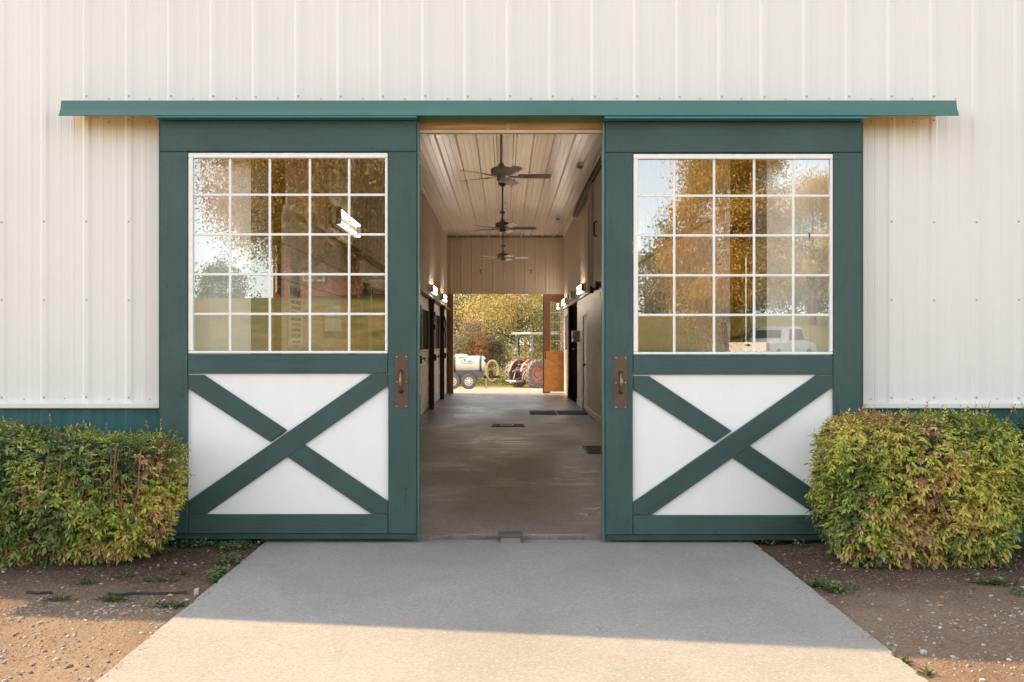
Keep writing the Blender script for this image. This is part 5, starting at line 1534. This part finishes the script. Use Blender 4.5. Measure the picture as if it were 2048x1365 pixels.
# ------------------------------------------------------------------ tank trailer
M['tank'] = simple('white_plastic_tank', (0.72, 0.71, 0.62), 0.35, var=0.05, scale=3)
M['strap'] = simple('grey_steel_strap', (0.12, 0.115, 0.11), 0.5, 0.4)
M['tank_frame'] = simple('blue_grey_trailer_frame', (0.10, 0.115, 0.13), 0.6, var=0.2)
M['rust'] = simple('rusty_spring', (0.34, 0.17, 0.06), 0.8, var=0.3)
M['hose_yellow'] = simple('yellow_spray_hose', (0.50, 0.43, 0.18), 0.5, var=0.15)
def tank_trailer():
    Yk = 41.0
    k = S*Yk/D
    gx = lambda p: (p-925)*k
    z0 = float(ground_h(PX(925, Yk), Yk))
    gz = lambda p: PZ(p, Yk) - z0
    t = thing('tank_trailer', 'white tank sprayer trailer with a yellow hose reel at the left of the far doorway', 'trailer', (PX(925, Yk), Yk, z0), local=True)
    zc, rad = gz(728.7), 0.37
    xl, xr = gx(868), gx(972)
    # tank: rounded cylinder lying along x
    prof = [(0.001, xl), (rad*0.6, xl+0.015), (rad*0.86, xl+0.06), (rad*0.97, xl+0.14), (rad, xl+0.25), (rad, xr-0.25), (rad*0.97, xr-0.14), (rad*0.86, xr-0.06), (rad*0.6, xr-0.015), (0.001, xr)]
    MB().lathe(prof, 32, 'x', (0, 0.30, zc)).make('tank', M['tank'], t, True)
    for p in (909, 961):
        MB().lathe([(rad+0.004, gx(p)-0.045), (rad+0.012, gx(p)-0.045), (rad+0.012, gx(p)+0.045), (rad+0.004, gx(p)+0.045)], 32, 'x', (0, 0.30, zc), closed=True).make('strap', M['strap'], t, True)
    MB().lathe([(0.30, 0.0), (0.29, 0.10), (0.24, 0.13), (0.10, 0.14), (0.001, 0.14)], 22, 'z', (gx(922), 0.30, zc+rad-0.06)).make('lid', M['tank'], t, True)
    # printed logo, wrapped on the tank front
    def wrap(me):
        for v in me.vertices:
            a = v.co.z/ (rad+0.004)
            rr = rad+0.004-v.co.y
            v.co = Vector((v.co.x, 0.30-math.cos(a)*rr, zc+math.sin(a)*rr))
    for body, size, xx, zz in (('K', 0.19, 930.5, 0.165), ('ings', 0.12, 939.5, 0.15), ('SPRAYERS', 0.045, 938, 0.085)):
        o = text(body, size, Matrix.Translation((gx(xx), 0, zz)) @ Matrix.Rotation(R(90), 4, 'X'), M['strap'], 'logo', t)
        wrap(o.data)
    m = MB()
    pts = [(gx(934.5)+math.cos(a)*0.28, -0.001, 0.125+math.sin(a)*0.11) for a in [R(100+260*i/26) for i in range(27)]]
    m.tube(pts, 0.007, 4)
    o = m.make('logo', M['strap'], t); wrap(o.data)
    # frame, wheels, springs
    MB().cbox(gx(865), gx(967), -0.10, 0.70, gz(755), gz(743.5), 0.02).make('frame', M['tank_frame'], t)
    MB().cbox(gx(967)+.002, gx(1000), 0.24, 0.36, gz(757), gz(752), 0.01).make('tongue', M['tr_dark'], t)
    for p in (938, 905.5):
        rw_ = 0.352
        w = MB().lathe([(0.20, 0.09), (rw_*0.92, 0.10), (rw_, 0.07), (rw_, -0.07), (rw_*0.92, -0.10), (0.20, -0.09)], 28, 'y', (gx(p), -0.22, rw_), closed=True).make('wheel', M['tr_tyre'], t, True)
        rim = MB().lathe([(0.205, -0.075), (0.19, -0.085), (0.165, -0.05), (0.09, -0.065), (0.05, -0.10), (0.001, -0.10)], 24, 'y', (gx(p), -0.22, rw_), cap0=False).make('rim', M['tank'], w, True)
        hh = MB()
        for i in range(8):
            a = 2*math.pi*i/8; hh.lathe([(0.022, -0.076), (0.02, -0.079), (0.001, -0.079)], 7, 'y', (gx(p)+math.cos(a)*0.128, -0.2215, rw_+math.sin(a)*0.128))
        hh.make('rim_holes', M['tr_dark'], w)
        w2 = MB().lathe([(0.20, 0.09), (rw_*0.92, 0.10), (rw_, 0.07), (rw_, -0.07), (rw_*0.92, -0.10), (0.20, -0.09)], 20, 'y', (gx(p), 0.82, rw_), closed=True).lathe([(0.20, 0), (0.001, 0)], 16, 'y', (gx(p), 0.82, rw_)).make('wheel', M['tr_tyre'], t, True)
    MB().cbox(gx(907), gx(923), -0.12, -0.05, gz(765), gz(757), 0.01).make('spring', M['rust'], t)
    MB().tube([(gx(972), 0.1, 0.0), (gx(972), 0.1, gz(757))], 0.03, 8).make('jack', M['tr_silver'], t)
    MB().cbox(gx(968), gx(974), 0.0, 0.2, gz(725), gz(719), 0.01).make('pump', M['tr_dark'], t)
    # hose reel: rings of hose round a drum, turned a little toward us
    cx, cz = gx(984), gz(742)
    rl = MB()
    for i, (rr, dx) in enumerate(((0.47, -0.025), (0.475, 0.025), (0.445, 0.0))):
        pts = [(cx+dx*0.8+math.cos(a)*rr*0.55, 0.30+dx+math.cos(a)*rr*0.78, cz+math.sin(a)*rr) for a in [2*math.pi*j/40 for j in range(40)]]
        rl.tube(pts, 0.026, 7, closed=True)
    reel = rl.make('hose_reel', M['hose_yellow'], t, True)
    sp = MB()
    for j in range(6):
        a = math.pi*j/6
        sp.tube([(cx-math.cos(a)*0.23, 0.30-math.cos(a)*0.33, cz-math.sin(a)*0.42), (cx+math.cos(a)*0.23, 0.30+math.cos(a)*0.33, cz+math.sin(a)*0.42)], 0.012, 5)
    sp.make('reel_spokes', M['rust'], reel)
    MB().cbox(cx-0.15, cx+0.05, 0.22, 0.38, gz(757), gz(742), 0.01).make('reel_bracket', M['tr_dark'], t)
tank_trailer()
